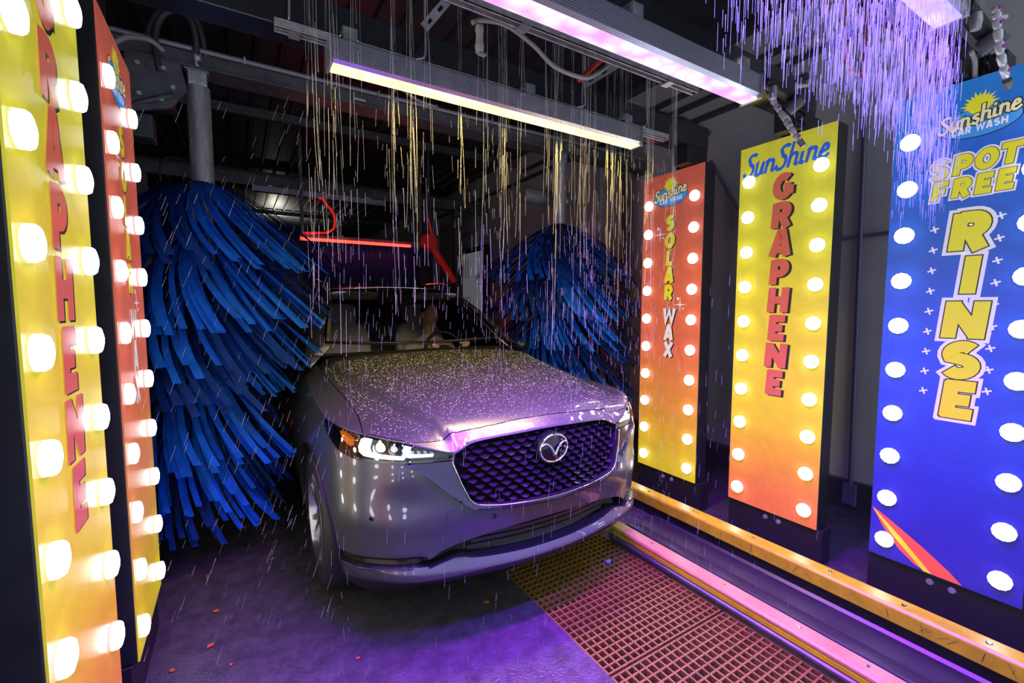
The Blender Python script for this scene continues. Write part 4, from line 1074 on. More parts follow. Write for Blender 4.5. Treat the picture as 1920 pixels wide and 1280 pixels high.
for p0, p1, lab in (((0.88,1.9,2.89),(0.726,1.9,2.682),'slanted perforated strap at the top middle'), ((1.80,1.8,2.80),(1.525,1.8,2.61),'slanted perforated strap by the red hose stub')):
    a, b = Vector(p0), Vector(p1); d = (b-a).normalized(); L = (b-a).length; s_ = d.cross(Vector((0,1,0))).normalized()
    m = MB(); w = 0.019
    for k, (q0, q1, w0, w1) in enumerate(((0, 1, -1, -0.35), (0, 1, 0.35, 1), (0, 0.12, -0.35, 0.35), (0.25, 0.45, -0.35, 0.35), (0.58, 0.78, -0.35, 0.35), (0.9, 1, -0.35, 0.35))):
        P = [a+d*L*q0+s_*w*w0, a+d*L*q1+s_*w*w0, a+d*L*q1+s_*w*w1, a+d*L*q0+s_*w*w1]
        m.add([p+Vector((0, dy, 0)) for dy in (-0.002, 0.002) for p in P], [(3,2,1,0),(4,5,6,7),(0,1,5,4),(1,2,6,5),(2,3,7,6),(3,0,4,7)])
    tag(m.obj('strap', STEEL), lab, 'strap')
# spray pipe feeding the streams, above the frame
t = thing('spray_pipe', 'steel spray pipe with nozzles over the hood', 'pipe', (0, 2.02, 3.02))
MB().cyl((-0.2, 0, 0), (2.8, 0, 0), 0.022, 14).obj('pipe', STEEL, t, smooth=True, angle=40)
nz = None
for k in range(15):
    if nz is None: nz = MB().lathe([(0.0, -0.05), (0.007, -0.05), (0.010, -0.035), (0.012, -0.018), (0.012, 0.0)], 10).obj('nozzle', pm('nozzle', (0.5, 0.4, 0.1), 0.3, 0.8), t, loc=(0.2+0.16*k, 0, -0.012))
    else: inst(nz, t, (0.2+0.16*k, 0, -0.012))

# articulated spray nozzles on the arch corners
M_LOC = clear_mat('cloudy_plastic', (0.72, 0.72, 0.78), 0.6, 0.15)
M_LOC2 = pm('cloudy_plastic_core', (0.55, 0.54, 0.60), 0.25, trans=0.3)
M_PIN = pm('purple_pin', (0.35, 0.02, 0.28), 0.4)
def nozzle_arm(label, pts, r):
    P = smooth_path(pts, 5); t = thing('spray_nozzle', label, 'nozzle', P[0])
    P = [p-P[0] for p in P]; n = len(P)
    for k in range(0, n-2, 2):
        a, b = P[k], P[min(n-1, k+2)]
        MB().tube([a, lerp_v(a, b, .25), lerp_v(a, b, .7), b], [r*.85, r*1.12, r*1.0, r*.8], 12).obj('joint', M_LOC2, t, smooth=True)
        if k % 4 == 0: MB().cyl(lerp_v(a, b, .5)+Vector((-0.8*r, -1.3*r, 0)), lerp_v(a, b, .5)+Vector((-.2*r, -.6*r, 0)), r*.55, 10).obj('pin', M_PIN, t, smooth=True, angle=40)
    d = (P[-1]-P[-2]).normalized(); MB().tube([P[-1]-d*r, P[-1]+d*r*1.6], [r*1.15, r*1.0], 12).obj('tip', pm('tip_grey', (0.12, 0.12, 0.13), 0.3), t, smooth=True, angle=40)
    return t
nozzle_arm('cloudy jointed spray nozzle hanging over the yellow GRAPHENE sign on the right', [(2.46,1.40,2.63),(2.48,1.36,2.55),(2.50,1.30,2.43),(2.53,1.26,2.35)], 0.014)
nozzle_arm('cloudy jointed spray nozzle hanging in front of the blue sign', [(2.42,0.55,2.60),(2.45,0.55,2.55),(2.52,0.55,2.46),(2.64,0.55,2.385)], 0.013)
for (x, y, lab) in ((2.50, 1.36, 'black hose manifold with fittings above the yellow sign on the right'), (2.58, 0.64, 'black hose manifold with fittings at the top right corner')):
    t = thing('manifold', lab, 'manifold', (x, y, 2.60))
    MB().cyl((-0.16, 0, 0.05), (0.24, 0, 0.03), 0.030, 14).obj('body', BLACKP, t, smooth=True, angle=40)
    MB().lathe([(0.0, 0.05), (0.030, 0.05), (0.034, 0.03), (0.034, -0.03), (0.0, -0.03)], 18, Matrix.Translation((0.10, -0.02, -0.02)) @ Matrix.Rotation(R(60), 4, 'X')).obj('gauge', pm('dark_grey_plastic', (0.08, 0.08, 0.09), 0.4), t, smooth=True, angle=40)
    MB().cyl((0.11, -0.02, 0.08), (0.19, -0.04, 0.10), 0.011, 10).obj('valve_handle', pm('pale_handle', (0.6, 0.58, 0.62), 0.4), t, smooth=True, angle=40)
    MB().lathe([(0.0, 0.03), (0.016, 0.03), (0.02, 0.0), (0.016, -0.03), (0.0, -0.03)], 12, Matrix.Translation((-0.12, -0.03, -0.01))).obj('union', STEEL, t, smooth=True, angle=40)
    for k in range(4):
        MB().tube(smooth_path([(0.24, 0.02, 0.06-0.05*k), (0.32, 0.03, 0.05-0.05*k), (0.35, 0.06, -0.01-0.05*k)], 5), 0.008, 8).obj('fitting', BLACKP, t, smooth=True)
    MB().tube(smooth_path([(0.05, 0.02, -0.05), (0.14, 0.03, -0.055), (0.24, 0.05, -0.09), (0.33, 0.06, -0.14)], 6), 0.009, 8).obj('feed_hose', G_HOSE, t, smooth=True)
wire('hose', 'orange hose loop hanging behind the spray at the top right', 'hose', [(2.35,1.02,2.95),(2.37,1.02,2.72),(2.42,1.02,2.60),(2.50,1.02,2.585),(2.58,1.02,2.64),(2.60,1.02,2.95)], 0.010, pm('orange_hose', (0.5, 0.12, 0.05), 0.4), 8)

# ------------------------------------------------------------------ things on the right wall
CON = pm('conduit_paint', (0.16, 0.15, 0.26), 0.4, 0.2)
t = thing('conduit', 'upright blue-grey conduit with a junction box between yellow and blue signs', 'conduit', (3.87, 1.46, 0))
MB().cyl((0, 0.0, 0.18), (0, 0.05, 3.4), 0.016, 12).obj('pipe', CON, t, smooth=True, angle=40)
MB().box(-0.045, 0.0, -0.055, 0.035, 0.03, 0.19).obj('junction_box', CON, t, bevel=0.006)
MB().cyl((-0.02, -0.01, 0.19), (-0.02, -0.01, 0.205), 0.02, 12).obj('box_collar', CON, t)
tag(MB().cyl((3.875, 0.6, 2.02), (3.875, 1.62, 2.01), 0.013, 10).obj('conduit', CON, smooth=True, angle=40), 'level conduit crossing behind the blue sign', 'conduit')
tag(MB().tube([(3.86, 2.72, 2.87), (3.86, 2.40, 2.33), (3.86, 2.30, 2.16)], 0.018, 8).obj('brace', CON), 'slanted brace on the wall behind the red and yellow signs', 'brace')
tag(MB().tube([(3.87, 2.05, 2.25), (3.87, 2.05, 3.5)], 0.022, 10).obj('conduit', DSTEEL), 'dark upright pipe on the wall above the yellow sign', 'pipe')
for y, lab in ((2.03, 'dark blue tape strip on the wall, left of the pair'), (1.96, 'dark blue tape strip on the wall, right of the pair')):
    tag(MB().box(3.895, 3.899, y, y+0.025, 1.66, 1.82).obj('tape_strip', pm('tape', (0.02, 0.03, 0.06), 0.5)), lab, 'tape')
tag(MB().tube([(3.85, 3.5, 3.60), (3.85, 3.05, 3.35), (3.85, 2.75, 3.12)], 0.03, 8).obj('brace', DSTEEL), 'dark slanted roof brace above the red sign', 'brace')

# ------------------------------------------------------------------ brushes
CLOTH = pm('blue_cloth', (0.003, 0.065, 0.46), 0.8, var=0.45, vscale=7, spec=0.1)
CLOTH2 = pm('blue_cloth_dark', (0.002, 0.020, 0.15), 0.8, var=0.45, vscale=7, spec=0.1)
def car_blocks(x, y, z):
    lx, ly = x-CX, y-CY
    if ly < -0.02 or ly > 4.7: return False
    a = abs(lx)
    if z < 1.06: return a < 0.97 and z > 0.15
    if ly < 1.55: return a < .95 and z < HT(min(a, .9), min(ly, 1.55))+0.015
    if z < 1.75: return a < 0.93-(z-1.06)*0.36 and ly > 1.55+(z-1.18)*1.5
    return False
def strip_mesh(drop, seed, span, fingers=9, seg=10):
    rr = random.Random(seed); m = MB()
    R0, R1 = 0.06, 0.80
    for f in range(fingers):
        L = rr.uniform(0.80, 1.04); dd = drop*rr.uniform(0.93, 1.08); tw = rr.uniform(-0.04, 0.04); ph = rr.uniform(0, 6)
        vs = []
        for k in range(seg+1):
            t = k/seg; r = R0+(R1-R0)*t*L
            sw = 0.35*t*t+tw*t
            z = -dd*(0.25*t+0.75*t**1.6)+0.012*math.sin(5*t+ph)*t
            gp_ = 0.0 if t < 0.4 else 0.14*(t-0.4)
            for a in (span*((f+gp_)/fingers-0.5), span*((f+1.0-gp_)/fingers-0.5)): vs.append((r*math.cos(a*1.0+sw), r*math.sin(a+sw), z))
        m.add(vs, [(2*k, 2*k+1, 2*k+3, 2*k+2) for k in range(seg)])
    return m
def brush(label, x, y, zt, mirror_):
    t = thing('wash_brush', label, 'brush', (x, y, 0), group='upright spinning wash brushes')
    MB().cyl((0, 0, 0.35), (0, 0, zt-0.02), 0.055, 16).obj('core', DSTEEL, t, smooth=True, angle=40)
    MB().cyl((0, 0, zt-0.02), (0, 0, 2.86), 0.063, 24).obj('column', pm('column_steel', (0.36, 0.36, 0.40), 0.5, 0.5, var=0.45, vscale=16, aniso=(1, 1, 0.2)), t, smooth=True, angle=40)
    MB().box(-0.05, 0.05, -0.05, 0.05, 2.86, 2.945).obj('coupling', STEEL, t, bevel=0.006)
    b = MB().box(-0.062, 0.062, -0.062, 0.062, 2.94, 2.955); b.obj('flange', STEEL, t)
    for q in ((0.02, -0.052, 2.885), (0.02, -0.052, 2.925), (-0.025, -0.052, 2.885), (-0.025, -0.052, 2.925)): MB().lathe([(0.0, 0.008), (0.008, 0.008), (0.009, 0.0)], 8, Matrix.Translation(q) @ Matrix.Rotation(R(90), 4, 'X')).obj('bolt', CHROME, t)
    # outer clamp half-shell seen between the strips
    ca = R(-100)
    MB().add([(0.075*math.cos(ca+a)*1.0, 0.075*math.sin(ca+a), z) for z in (1.18, zt-0.04) for a in (-0.55, -0.3, 0.0, 0.3, 0.55)], [(i, i+1, i+6, i+5) for i in range(4)]).obj('clamp_plate', STEEL, t, smooth=True)
    for a in (-0.62, 0.62): MB().cyl((0.083*math.cos(ca+a), 0.083*math.sin(ca+a), 1.18), (0.083*math.cos(ca+a), 0.083*math.sin(ca+a), zt-0.03), 0.010, 8).obj('clamp_rod', STEEL, t, smooth=True, angle=40)
    tiers = 7; per = 12
    src = {}
    for i in range(tiers):
        z0 = zt-0.02-0.25*i; drop = 0.54 if i < 1 else 0.62
        span = 2*math.pi/per*1.02
        for k in range(per):
            ang = 2*math.pi*(k+0.5*(i % 2))/per + (0.2 if mirror_ else 0)
            key = (i % 3, k % 4)
            sc = 1.0
            ca_, sa_ = math.cos(ang), math.sin(ang)
            rs = [0.3, 0.4, 0.5, 0.6, 0.7, 0.8]
            lim = 0.84 if i < 4 else lerp(0.84, 0.62, (i-3)/3)
            ok = 0.25
            # the swept tip lags behind by up to 0.35 rad
            for r in [0.2+0.02*q for q in range(33)]:
                if r > lim: break
                hit = False
                for da in (-0.25, 0.0, 0.2, 0.4, 0.6):
                    tt = r/0.8; zz = z0-drop*(0.25*tt+0.75*tt**1.6)
                    if car_blocks(x+r*math.cos(ang+da), y+r*math.sin(ang+da), zz) or car_blocks(x+r*math.cos(ang+da), y+r*math.sin(ang+da), zz-0.04): hit = True
                if hit: break
                ok = r
            sc = min(1.0, ok/0.8)
            if z0 < 0.70: continue
            if key not in src:
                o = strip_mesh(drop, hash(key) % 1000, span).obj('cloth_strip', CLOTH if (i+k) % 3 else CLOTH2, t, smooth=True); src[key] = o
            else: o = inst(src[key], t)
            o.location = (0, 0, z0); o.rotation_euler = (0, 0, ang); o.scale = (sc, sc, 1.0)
    return t
brush('large blue cloth brush on the left, its strips swept over the car roof', -0.15, 3.5, 2.30, False)
brush('large blue cloth brush on the right, behind the hood', 2.68, 3.5, 2.31, True)
# ------------------------------------------------------------------ overhead machinery
t = thing('gantry_beam', 'dark steel beam carrying the two brushes across the lane', 'beam', (0, 3.5, 0))
MB().box(-1.69, 3.88, -0.06, 0.06, 2.956, 3.04).obj('web', DSTEEL, t)
MB().box(-1.69, 3.88, -0.085, 0.10, 2.946, 2.957).obj('lower_flange', DSTEEL, t)
MB().cyl((-1.69, -0.05, 3.065), (3.88, -0.05, 3.065), 0.017, 10).obj('air_pipe', pm('pipe_grey', (0.26, 0.26, 0.30), 0.4, 0.4), t, smooth=True, angle=40)
for x in (0.1, 0.5, 0.95, 1.4, 1.9): MB().box(x, x+0.012, -0.072, -0.028, 3.04, 3.085).obj('pipe_clip', STEEL, t)
MB().box(0.78, 0.86, -0.063, -0.060, 2.985, 3.0).obj('name_tag', pm('tag_white', (0.5, 0.5, 0.5), 0.5), t)
tag(MB().tube(smooth_path([(1.085,3.43,3.03),(1.057,3.43,3.07),(1.079,3.43,3.125),(1.14,3.43,3.13),(1.25,3.43,3.085),(1.397,3.43,3.07)], 6), 0.011, 8).obj('hose', G_HOSE, smooth=True), 'thin grey hose curling on the gantry beam', 'hose')
t = thing('brush_drive', 'dark bolted drive plates beside the left brush column', 'drive', (-0.33, 3.52, 2.6))
MB().prism([(-0.16,0.02),(0.04,0.08),(0.13,0.20),(0.10,0.345),(-0.16,0.345)], lambda u, v, d: (u, d, v), -0.10, -0.075).obj('plate', DSTEEL, t)
MB().box(-0.30, 0.06, -0.07, 0.10, 0.10, 0.33).obj('gear_housing', pm('housing_dark', (0.045, 0.05, 0.058), 0.5, var=0.3), t, bevel=0.02)
MB().box(-0.34, -0.05, -0.06, 0.10, -0.10, 0.04).obj('lower_bracket', pm('housing_dark', (0.045, 0.05, 0.058), 0.5), t, bevel=0.01)
for q in ((-0.10, 0.30), (0.02, 0.30), (-0.10, 0.13), (0.06, 0.20), (0.0, 0.12)): MB().lathe([(0.0, 0.012), (0.013, 0.012), (0.016, 0.0)], 6, Matrix.Translation((q[0], -0.10, q[1])) @ Matrix.Rotation(R(90), 4, 'X')).obj('bolt', STEEL, t)
MB().tube([(-0.30, -0.05, 0.0), (-0.06, -0.10, 0.10), (0.06, -0.10, 0.16)], 0.018, 8).obj('link_arm', DSTEEL, t, smooth=True)
D_HOSE = pm('dark_hose', (0.04, 0.042, 0.048), 0.45)
wire('hose', 'black hydraulic hose looping above the left brush column', 'hose', [(-0.33,3.42,2.88),(-0.345,3.42,3.027),(-0.318,3.42,3.168),(-0.25,3.42,3.25),(-0.183,3.42,3.239),(-0.149,3.42,3.144),(-0.145,3.44,2.97)], 0.018, D_HOSE, 10)
wire('hose', 'second black hose loop close behind the first', 'hose', [(-0.36,3.46,2.90),(-0.385,3.46,3.05),(-0.34,3.46,3.20),(-0.25,3.46,3.295),(-0.16,3.46,3.27),(-0.115,3.46,3.15),(-0.105,3.48,2.97)], 0.018, D_HOSE, 10)
for x, y, lab in ((-0.147, 3.44, 'steel hose fitting on the left brush column, inner'), (-0.100, 3.475, 'steel hose fitting on the left brush column, outer')):
    tag(MB().lathe([(0.0, 0.11), (0.024, 0.11), (0.024, 0.04), (0.02, 0.035), (0.017, 0.0), (0.0, 0.0)], 12, Matrix.Translation((x, y, 2.957))).obj('hose_fitting', STEEL, None, smooth=True, angle=40), lab, 'fitting')
wire('hose', 'grey hose arching at the upper left behind the red sign', 'hose', [(-0.56,3.3,2.86),(-0.507,3.3,2.93),(-0.449,3.3,2.975),(-0.357,3.3,2.988),(-0.30,3.34,2.965)], 0.014, G_HOSE, 8)
for x, lab in ((-1.25, 'dark steel upright left of the blue brush'), ):
    tag(MB().box(x-0.09, x+0.09, 3.45, 3.6, 0, 2.945).obj('steel_post', DSTEEL, bevel=0.005), lab, 'post')
tag(MB().box(3.64, 3.72, 3.55, 3.65, 0, 2.945).obj('steel_post', DSTEEL, bevel=0.005), 'dark steel upright right of the right brush column', 'post')
t = thing('motor', 'grey drum motor on the right brush frame', 'motor', (2.72, 3.72, 2.585))
MB().lathe([(0.0, -0.32), (0.06, -0.32), (0.075, -0.29), (0.075, 0.27), (0.055, 0.31), (0.0, 0.31)], 20, Matrix.Rotation(R(90), 4, 'Y')).obj('drum', pm('motor_grey', (0.16, 0.16, 0.18), 0.45, var=0.2), t, smooth=True, angle=40)
MB().tube(smooth_path([(-0.25, -0.02, 0.06), (-0.42, -0.02, 0.10), (-0.44, -0.02, 0.0), (-0.33, -0.02, -0.07), (-0.22, -0.02, -0.05)], 6), 0.012, 8).obj('cable', D_HOSE, t, smooth=True)
MB().box(-0.05, 0.05, -0.16, -0.06, -0.03, 0.03).obj('mount', DSTEEL, t)
# second beam and unlit bar further in
t = thing('far_beam', 'dark beam crossing the tunnel behind the brushes', 'beam', (0, 7.2, 0))
MB().box(-1.69, 3.88, -0.06, 0.06, 3.15, 3.30).obj('web', DSTEEL, t)
MB().box(-1.69, 3.88, -0.09, 0.09, 3.14, 3.151).obj('flange', DSTEEL, t)
for x in (-0.95, 3.30): MB().box(x-0.07, x+0.07, -0.06, 0.06, 0, 3.14).obj('post', DSTEEL, t)
t = thing('unlit_light_bar', 'unlit grey light bar hanging under the far beam', 'light', (0.25, 7.0, 3.03))
MB().box(0, 1.73, -0.045, 0.045, 0.008, 0.085).obj('extrusion', pm('bar_mauve', (0.30, 0.28, 0.36), 0.4, 0.5), t, bevel=0.004)
for x in (-0.012, 1.73): MB().box(x, x+0.012, -0.048, 0.048, 0.0, 0.09).obj('end_cap', STEEL, t)
for x in (0.2, 0.88, 1.5): MB().box(x-0.03, x+0.03, -0.02, 0.20, 0.085, 0.1095).obj('bracket', STEEL, t)
wire('cable', 'thin black cable ring near the far beam on the left', 'cable', [(-0.625,6.0,2.80),(-0.625,6.0,2.93),(-0.60,6.0,3.02),(-0.551,6.0,3.062),(-0.413,6.2,3.102),(-0.3,6.8,3.15),(-0.25,7.145,3.2)], 0.012, D_HOSE, 8)
# mitter curtain with red light
REDL = emat('red_light', (1.0, 0.03, 0.02), 6.0)
t = thing('mitter_curtain', 'blue cloth curtain hanging under a red-lit bar beyond the car', 'curtain', (0.75, 6.6, 0))
MB().box(0, 1.72, 0.0, 0.10, 2.40, 2.47).obj('carrier', DSTEEL, t)
for x in (0.02, 1.66): MB().box(x, x+0.04, 0.03, 0.07, 2.47, CEIL-0.001).obj('hanger', DSTEEL, t)
MB().cyl((0.0, -0.03, 2.40), (1.5, -0.03, 2.405), 0.020, 12).obj('red_tube', REDL, t, smooth=True, angle=40)
cs_ = None
for k in range(26):
    h = 0.34+0.14*math.sin(1.4*k)**2
    if cs_ is None: cs_ = MB().grid(lambda u, v: (0.05*(u-0.5), 0.02*math.sin(6*v+2*u), -v), [0, .5, 1], frange(0, 1, 6)).obj('cloth_strip', CLOTH2, t, smooth=True); o = cs_
    else: o = inst(cs_, t)
    o.location = (0.05+0.064*k, 0.05, 2.40); o.scale = (1, 1, h*1.6)
rl = bpy.data.lights.new('red_tube_light', 'AREA'); rl.shape = 'RECTANGLE'; rl.size = 1.4; rl.size_y = 0.04; rl.energy = 12; rl.color = (1, 0.05, 0.03)
ro = bpy.data.objects.new('red_tube_light', rl); COL.objects.link(ro); ro.parent = t; ro.location = (0.75, -0.06, 2.40); ro.rotation_euler = (R(-20), 0, 0)
RP = pm('red_steel_glow', (0.5, 0.02, 0.015), 0.35, emis=(1, 0.02, 0.01), estr=0.08)  # faint red glow put into the steel paint itself
t = thing('swing_frame', 'red steel swing frame to the right of the curtain', 'frame', (2.55, 6.6, 2.35))
MB().tube([(-0.02, 0, 0.10), (0.06, 0, 0.06), (0.32, 0, -0.30), (0.42, 0, -0.45)], 0.05, 8).obj('arm', RP, t)
MB().tube([(-0.02, -0.03, 0.50), (0.06, -0.03, 0.18)], 0.022, 8).obj('link', RP, t)
MB().box(-0.02, 0.02, -0.02, 0.02, 0.14, 1.49).obj('hanger', DSTEEL, t)
MB().lathe([(0.0, -0.06), (0.10, -0.06), (0.13, -0.02), (0.13, 0.02), (0.10, 0.06), (0.0, 0.06)], 18, Matrix.Translation((0.0, 0, 0.14)) @ Matrix.Rotation(R(90), 4, 'X')).obj('hub', RP, t, smooth=True, angle=40)
wire('cable', 'red cable dropping from the unlit bar to the red tube', 'cable', [(1.06,6.98,3.045),(1.07,6.7,2.97),(1.084,6.55,2.874),(1.161,6.5,2.756),(1.169,6.5,2.58),(1.084,6.5,2.50),(0.97,6.55,2.49),(0.80,6.63,2.485)], 0.016, pm('red_cable_glow', (0.6, 0.02, 0.02), 0.4, emis=(1, 0.03, 0.02), estr=0.5), 8)  # the cable gets a red glow of its own, though no lamp
wire('cable', 'black cable coil on the curtain carrier', 'cable', [(0.80,6.66,2.474),(0.80,6.65,2.70),(0.86,6.65,2.76),(0.93,6.65,2.70),(0.94,6.66,2.474),(1.0,6.75,2.62),(1.08,6.97,3.04)], 0.008, D_HOSE, 6)
# far right: post, door, rails
t = thing('steel_upright', 'pale steel upright with hanging cables at the far right', 'post', (3.21, 8.0, 0))
MB().box(-0.07, 0.07, -0.07, 0.07, 0, 3.1).obj('post', pm('pale_post', (0.25, 0.25, 0.29), 0.5), t, bevel=0.01)
MB().tube(smooth_path([(0.1, -0.1, 2.95), (0.4, -0.1, 2.85), (0.7, -0.1, 2.95), (0.75, -0.1, 3.2)], 6), 0.018, 8).obj('cable', D_HOSE, t, smooth=True)
MB().tube(smooth_path([(-0.25, -0.1, 3.0), (-0.4, -0.1, 2.7), (-0.35, -0.1, 2.3), (-0.1, -0.1, 2.1)], 6), 0.018, 8).obj('cable', D_HOSE, t, smooth=True)
d1 = struct(MB().box(3.84, 3.899, 7.1, 8.55, 0.2, 2.62).obj('door_1', pm('door_dark', (0.025, 0.027, 0.035), 0.5)), 'dark doorway in the far right wall')
po = tag(MB().box(3.825, 3.839, 7.3, 8.28, 1.4, 2.52).obj('poster', pm('poster_white_glow', (0.75, 0.77, 0.82), 0.5, emis=(0.75, 0.8, 0.9), estr=0.10)), 'white board with wavy lines in the far doorway', 'board')  # weak white glow added to the board, which has no lamp
for k in range(4): MB().tube([(3.823, 8.14-0.10*k+0.03*math.sin(9*z), z) for z in frange(2.05, 2.42, 14)], 0.008, 4).obj('wavy_line', INK['dark'], po)
for k in range(3): MB().tube([(3.823, 8.10-0.13*k+0.07*math.cos(a), 1.62+0.07*math.sin(a)) for a in frange(0, 6.28, 16)], 0.007, 4).obj('curl_line', INK['dark'], po)
# floodlight washing the far ceiling
t = thing('flood_lamp', 'white flood lamp lighting the ceiling beyond the left brush', 'lamp', (0.95, 12.9, 3.0))
MB().box(-0.12, 0.12, -0.08, 0.08, -0.05, 0.02).obj('housing', DSTEEL, t, bevel=0.01)
MB().box(-0.10, 0.10, -0.06, 0.06, 0.02, 0.026).obj('lens', emat('flood_light', (1.0, 0.93, 0.78), 30.0), t)
MB().box(-0.015, 0.015, -0.015, 0.015, -0.9, -0.05).obj('stem', DSTEEL, t)
MB().box(-0.9, 0.35, -0.04, 0.04, -0.96, -0.9).obj('support', DSTEEL, t)
MB().box(-0.9, -0.84, -0.04, 0.04, -3.0, -0.96).obj('support_post', DSTEEL, t)
fl = bpy.data.lights.new('flood_light', 'SPOT'); fl.energy = 190; fl.color = (1.0, 0.92, 0.78); fl.spot_size = R(150); fl.spot_blend = 0.7; fl.shadow_soft_size = 0.08
fo = bpy.data.objects.new('flood_light', fl); COL.objects.link(fo); fo.parent = t; fo.location = (0, 0, 0.05); fo.rotation_euler = (R(180), 0, 0)

# ------------------------------------------------------------------ the driver
SKIN = pm('skin', (0.62, 0.38, 0.31), 0.5); SHIRT = pm('shirt_pale', (0.50, 0.50, 0.58), 0.8); HAIR = pm('hair_brown', (0.06, 0.035, 0.02), 0.6)
per = thing('person', 'driver in a pale shirt behind the steering wheel, looking forward', 'person', (CX+.38, CY+2.62, .72))
def head_mesh():
    m = MB(); n, k = 28, 22; vs = []; fs = []
    for j in range(k+1):
        b = -math.pi/2+math.pi*j/k; z = math.sin(b)
        for i in range(n):
            a = 2*math.pi*i/n; fx = math.cos(b)*math.cos(a); fy = math.cos(b)*math.sin(a)   # -y is the face
            jaw = 1-.26*max(0, -z-.1)
            X = .076*fx*jaw; Y = .098*fy*(1-.10*max(0, -z-.1)); Z = .118*z
            if fy < 0:
                fr = max(0, -fy)
                Y -= .020*math.exp(-(X/.011)**2-((Z+.012)/.020)**2)*fr      # nose tip
                Y -= .010*math.exp(-(X/.009)**2-((Z-.016)/.026)**2)*fr      # bridge
                Y += .010*(math.exp(-((X-.031)/.016)**2-((Z-.014)/.013)**2)+math.exp(-((X+.031)/.016)**2-((Z-.014)/.013)**2))*fr
                Y -= .005*math.exp(-(X/.024)**2-((Z+.052)/.008)**2)*fr      # lips
                Y -= .006*math.exp(-(X/.02)**2-((Z+.092)/.014)**2)*fr       # chin
                Y -= .004*math.exp(-((Z-.034)/.008)**2)*math.exp(-(X/.05)**4)*fr  # brow
            vs.append((X, Y, Z))
    for j in range(k):
        for i in range(n): fs.append((j*n+i, j*n+(i+1) % n, (j+1)*n+(i+1) % n, (j+1)*n+i))
    m.add(vs, fs)
    for sg in (1, -1):
        for q in (0,):
            m.tube([(sg*.072, .012, -.03), (sg*.084, .018, -.012), (sg*.087, .020, .012), (sg*.076, .012, .028)], [.008, .011, .012, .007], 8)
    return m
def limb(mb, pts, rs, n=14): mb.tube(smooth_path(pts, 5), [r for i in range(len(rs)-1) for r in [lerp(rs[i], rs[i+1], q/5) for q in range(5)]]+[rs[-1]], n)
def bake(o):
    me = bpy.data.meshes.new_from_object(o.evaluated_get(bpy.context.evaluated_depsgraph_get())); o.modifiers.clear(); m_ = o.data.materials[0]; o.data = me
    if not me.materials: me.materials.append(m_)
hm = placed(head_mesh(), (0, -.03, .70), (R(4), 0, R(14)))
bodyb = MB(); bodyb.add(hm.v, hm.f)
limb(bodyb, [(0, .02, .45), (0, .01, .54), (0, -.015, .64)], [.062, .055, .060])
for sg in (1, -1):
    wr_ = Vector((sg*.165, -.43, .40))
    limb(bodyb, [(sg*.215, -.13, .20), (sg*.20, -.28, .30), tuple(wr_)], [.042, .036, .027])
    limb(bodyb, [tuple(wr_), (sg*.16, -.465, .425), (sg*.155, -.495, .44)], [.026, .040, .036], 10)
    for f in range(4):
        b0 = Vector((sg*(.185-.018*f), -.495, .452-.006*f)); ln = (.9, 1.0, .95, .75)[f]
        limb(bodyb, [b0, b0+Vector((-sg*.006, -.034*ln, .012)), b0+Vector((-sg*.012, -.048*ln, -.012*ln)), b0+Vector((-sg*.012, -.034*ln, -.034*ln))], [.0095, .009, .0085, .007], 8)
    limb(bodyb, [(sg*.135, -.455, .42), (sg*.115, -.47, .445), (sg*.108, -.495, .455)], [.011, .010, .008], 8)
bo = bodyb.obj('body', SKIN, per, smooth=True); rm = bo.modifiers.new('join', 'REMESH'); rm.mode = 'VOXEL'; rm.voxel_size = 0.006; rm.use_smooth_shade = True; bake(bo)
sh = MB()
vs = []; n = 26; secs = [(-.10, .175, .125, .03), (.05, .165, .12, .03), (.20, .180, .125, .03), (.34, .205, .125, .03), (.42, .205, .105, .025), (.465, .150, .085, .02), (.50, .075, .068, .015), (.515, .064, .062, .01)]
for z, a, b, y in secs:
    for i in range(n):
        t_ = 2*math.pi*i/n; vs.append((a*math.cos(t_), y+b*math.sin(t_), z))
sh.add(vs, [(j*n+i, j*n+(i+1) % n, (j+1)*n+(i+1) % n, (j+1)*n+i) for j in range(len(secs)-1) for i in range(n)]+[tuple(range(n-1, -1, -1)), tuple((len(secs)-1)*n+i for i in range(n))])
for sg in (1, -1): limb(sh, [(sg*.17, .02, .415), (sg*.225, -.01, .33), (sg*.235, -.06, .23), (sg*.215, -.15, .21), (sg*.208, -.24, .265)], [.062, .062, .056, .052, .046])
so_ = sh.obj('shirt', SHIRT, per, smooth=True); rm = so_.modifiers.new('join', 'REMESH'); rm.mode = 'VOXEL'; rm.voxel_size = 0.011; rm.use_smooth_shade = True; bake(so_)
hr = placed(MB().lathe([(.080, .0), (.084, .03), (.080, .065), (.060, .10), (.028, .122), (.0005, .127)], 24, Matrix.Diagonal((1, 1.22, 1, 1))), (0.004, -.012, .705), (R(-14), 0, R(14)))
hr.obj('hair', HAIR, per, smooth=True)
for sg in (1, -1):
    e_ = Matrix.Translation((0, -.03, .70)) @ Euler((R(4), 0, R(14))).to_matrix().to_4x4() @ Vector((sg*.031, -.079, .014))
    MB().lathe([(.0, -.0095), (.007, -.006), (.0095, .0), (.007, .006), (.0, .0095)], 12, Matrix.Translation(e_)).obj('eye', pm('eye_white', (0.6, 0.6, 0.6), 0.2), per, smooth=True)
    limb(bx := MB(), [(sg*.085, .0, -.03), (sg*.11, -.25, -.02), (sg*.12, -.45, -.06)], [.09, .08, .062]); limb(bx, [(sg*.12, -.45, -.06), (sg*.12, -.55, -.20), (sg*.12, -.60, -.34)], [.062, .055, .05]); bx.obj('trousers', M_DARKI, per, smooth=True)

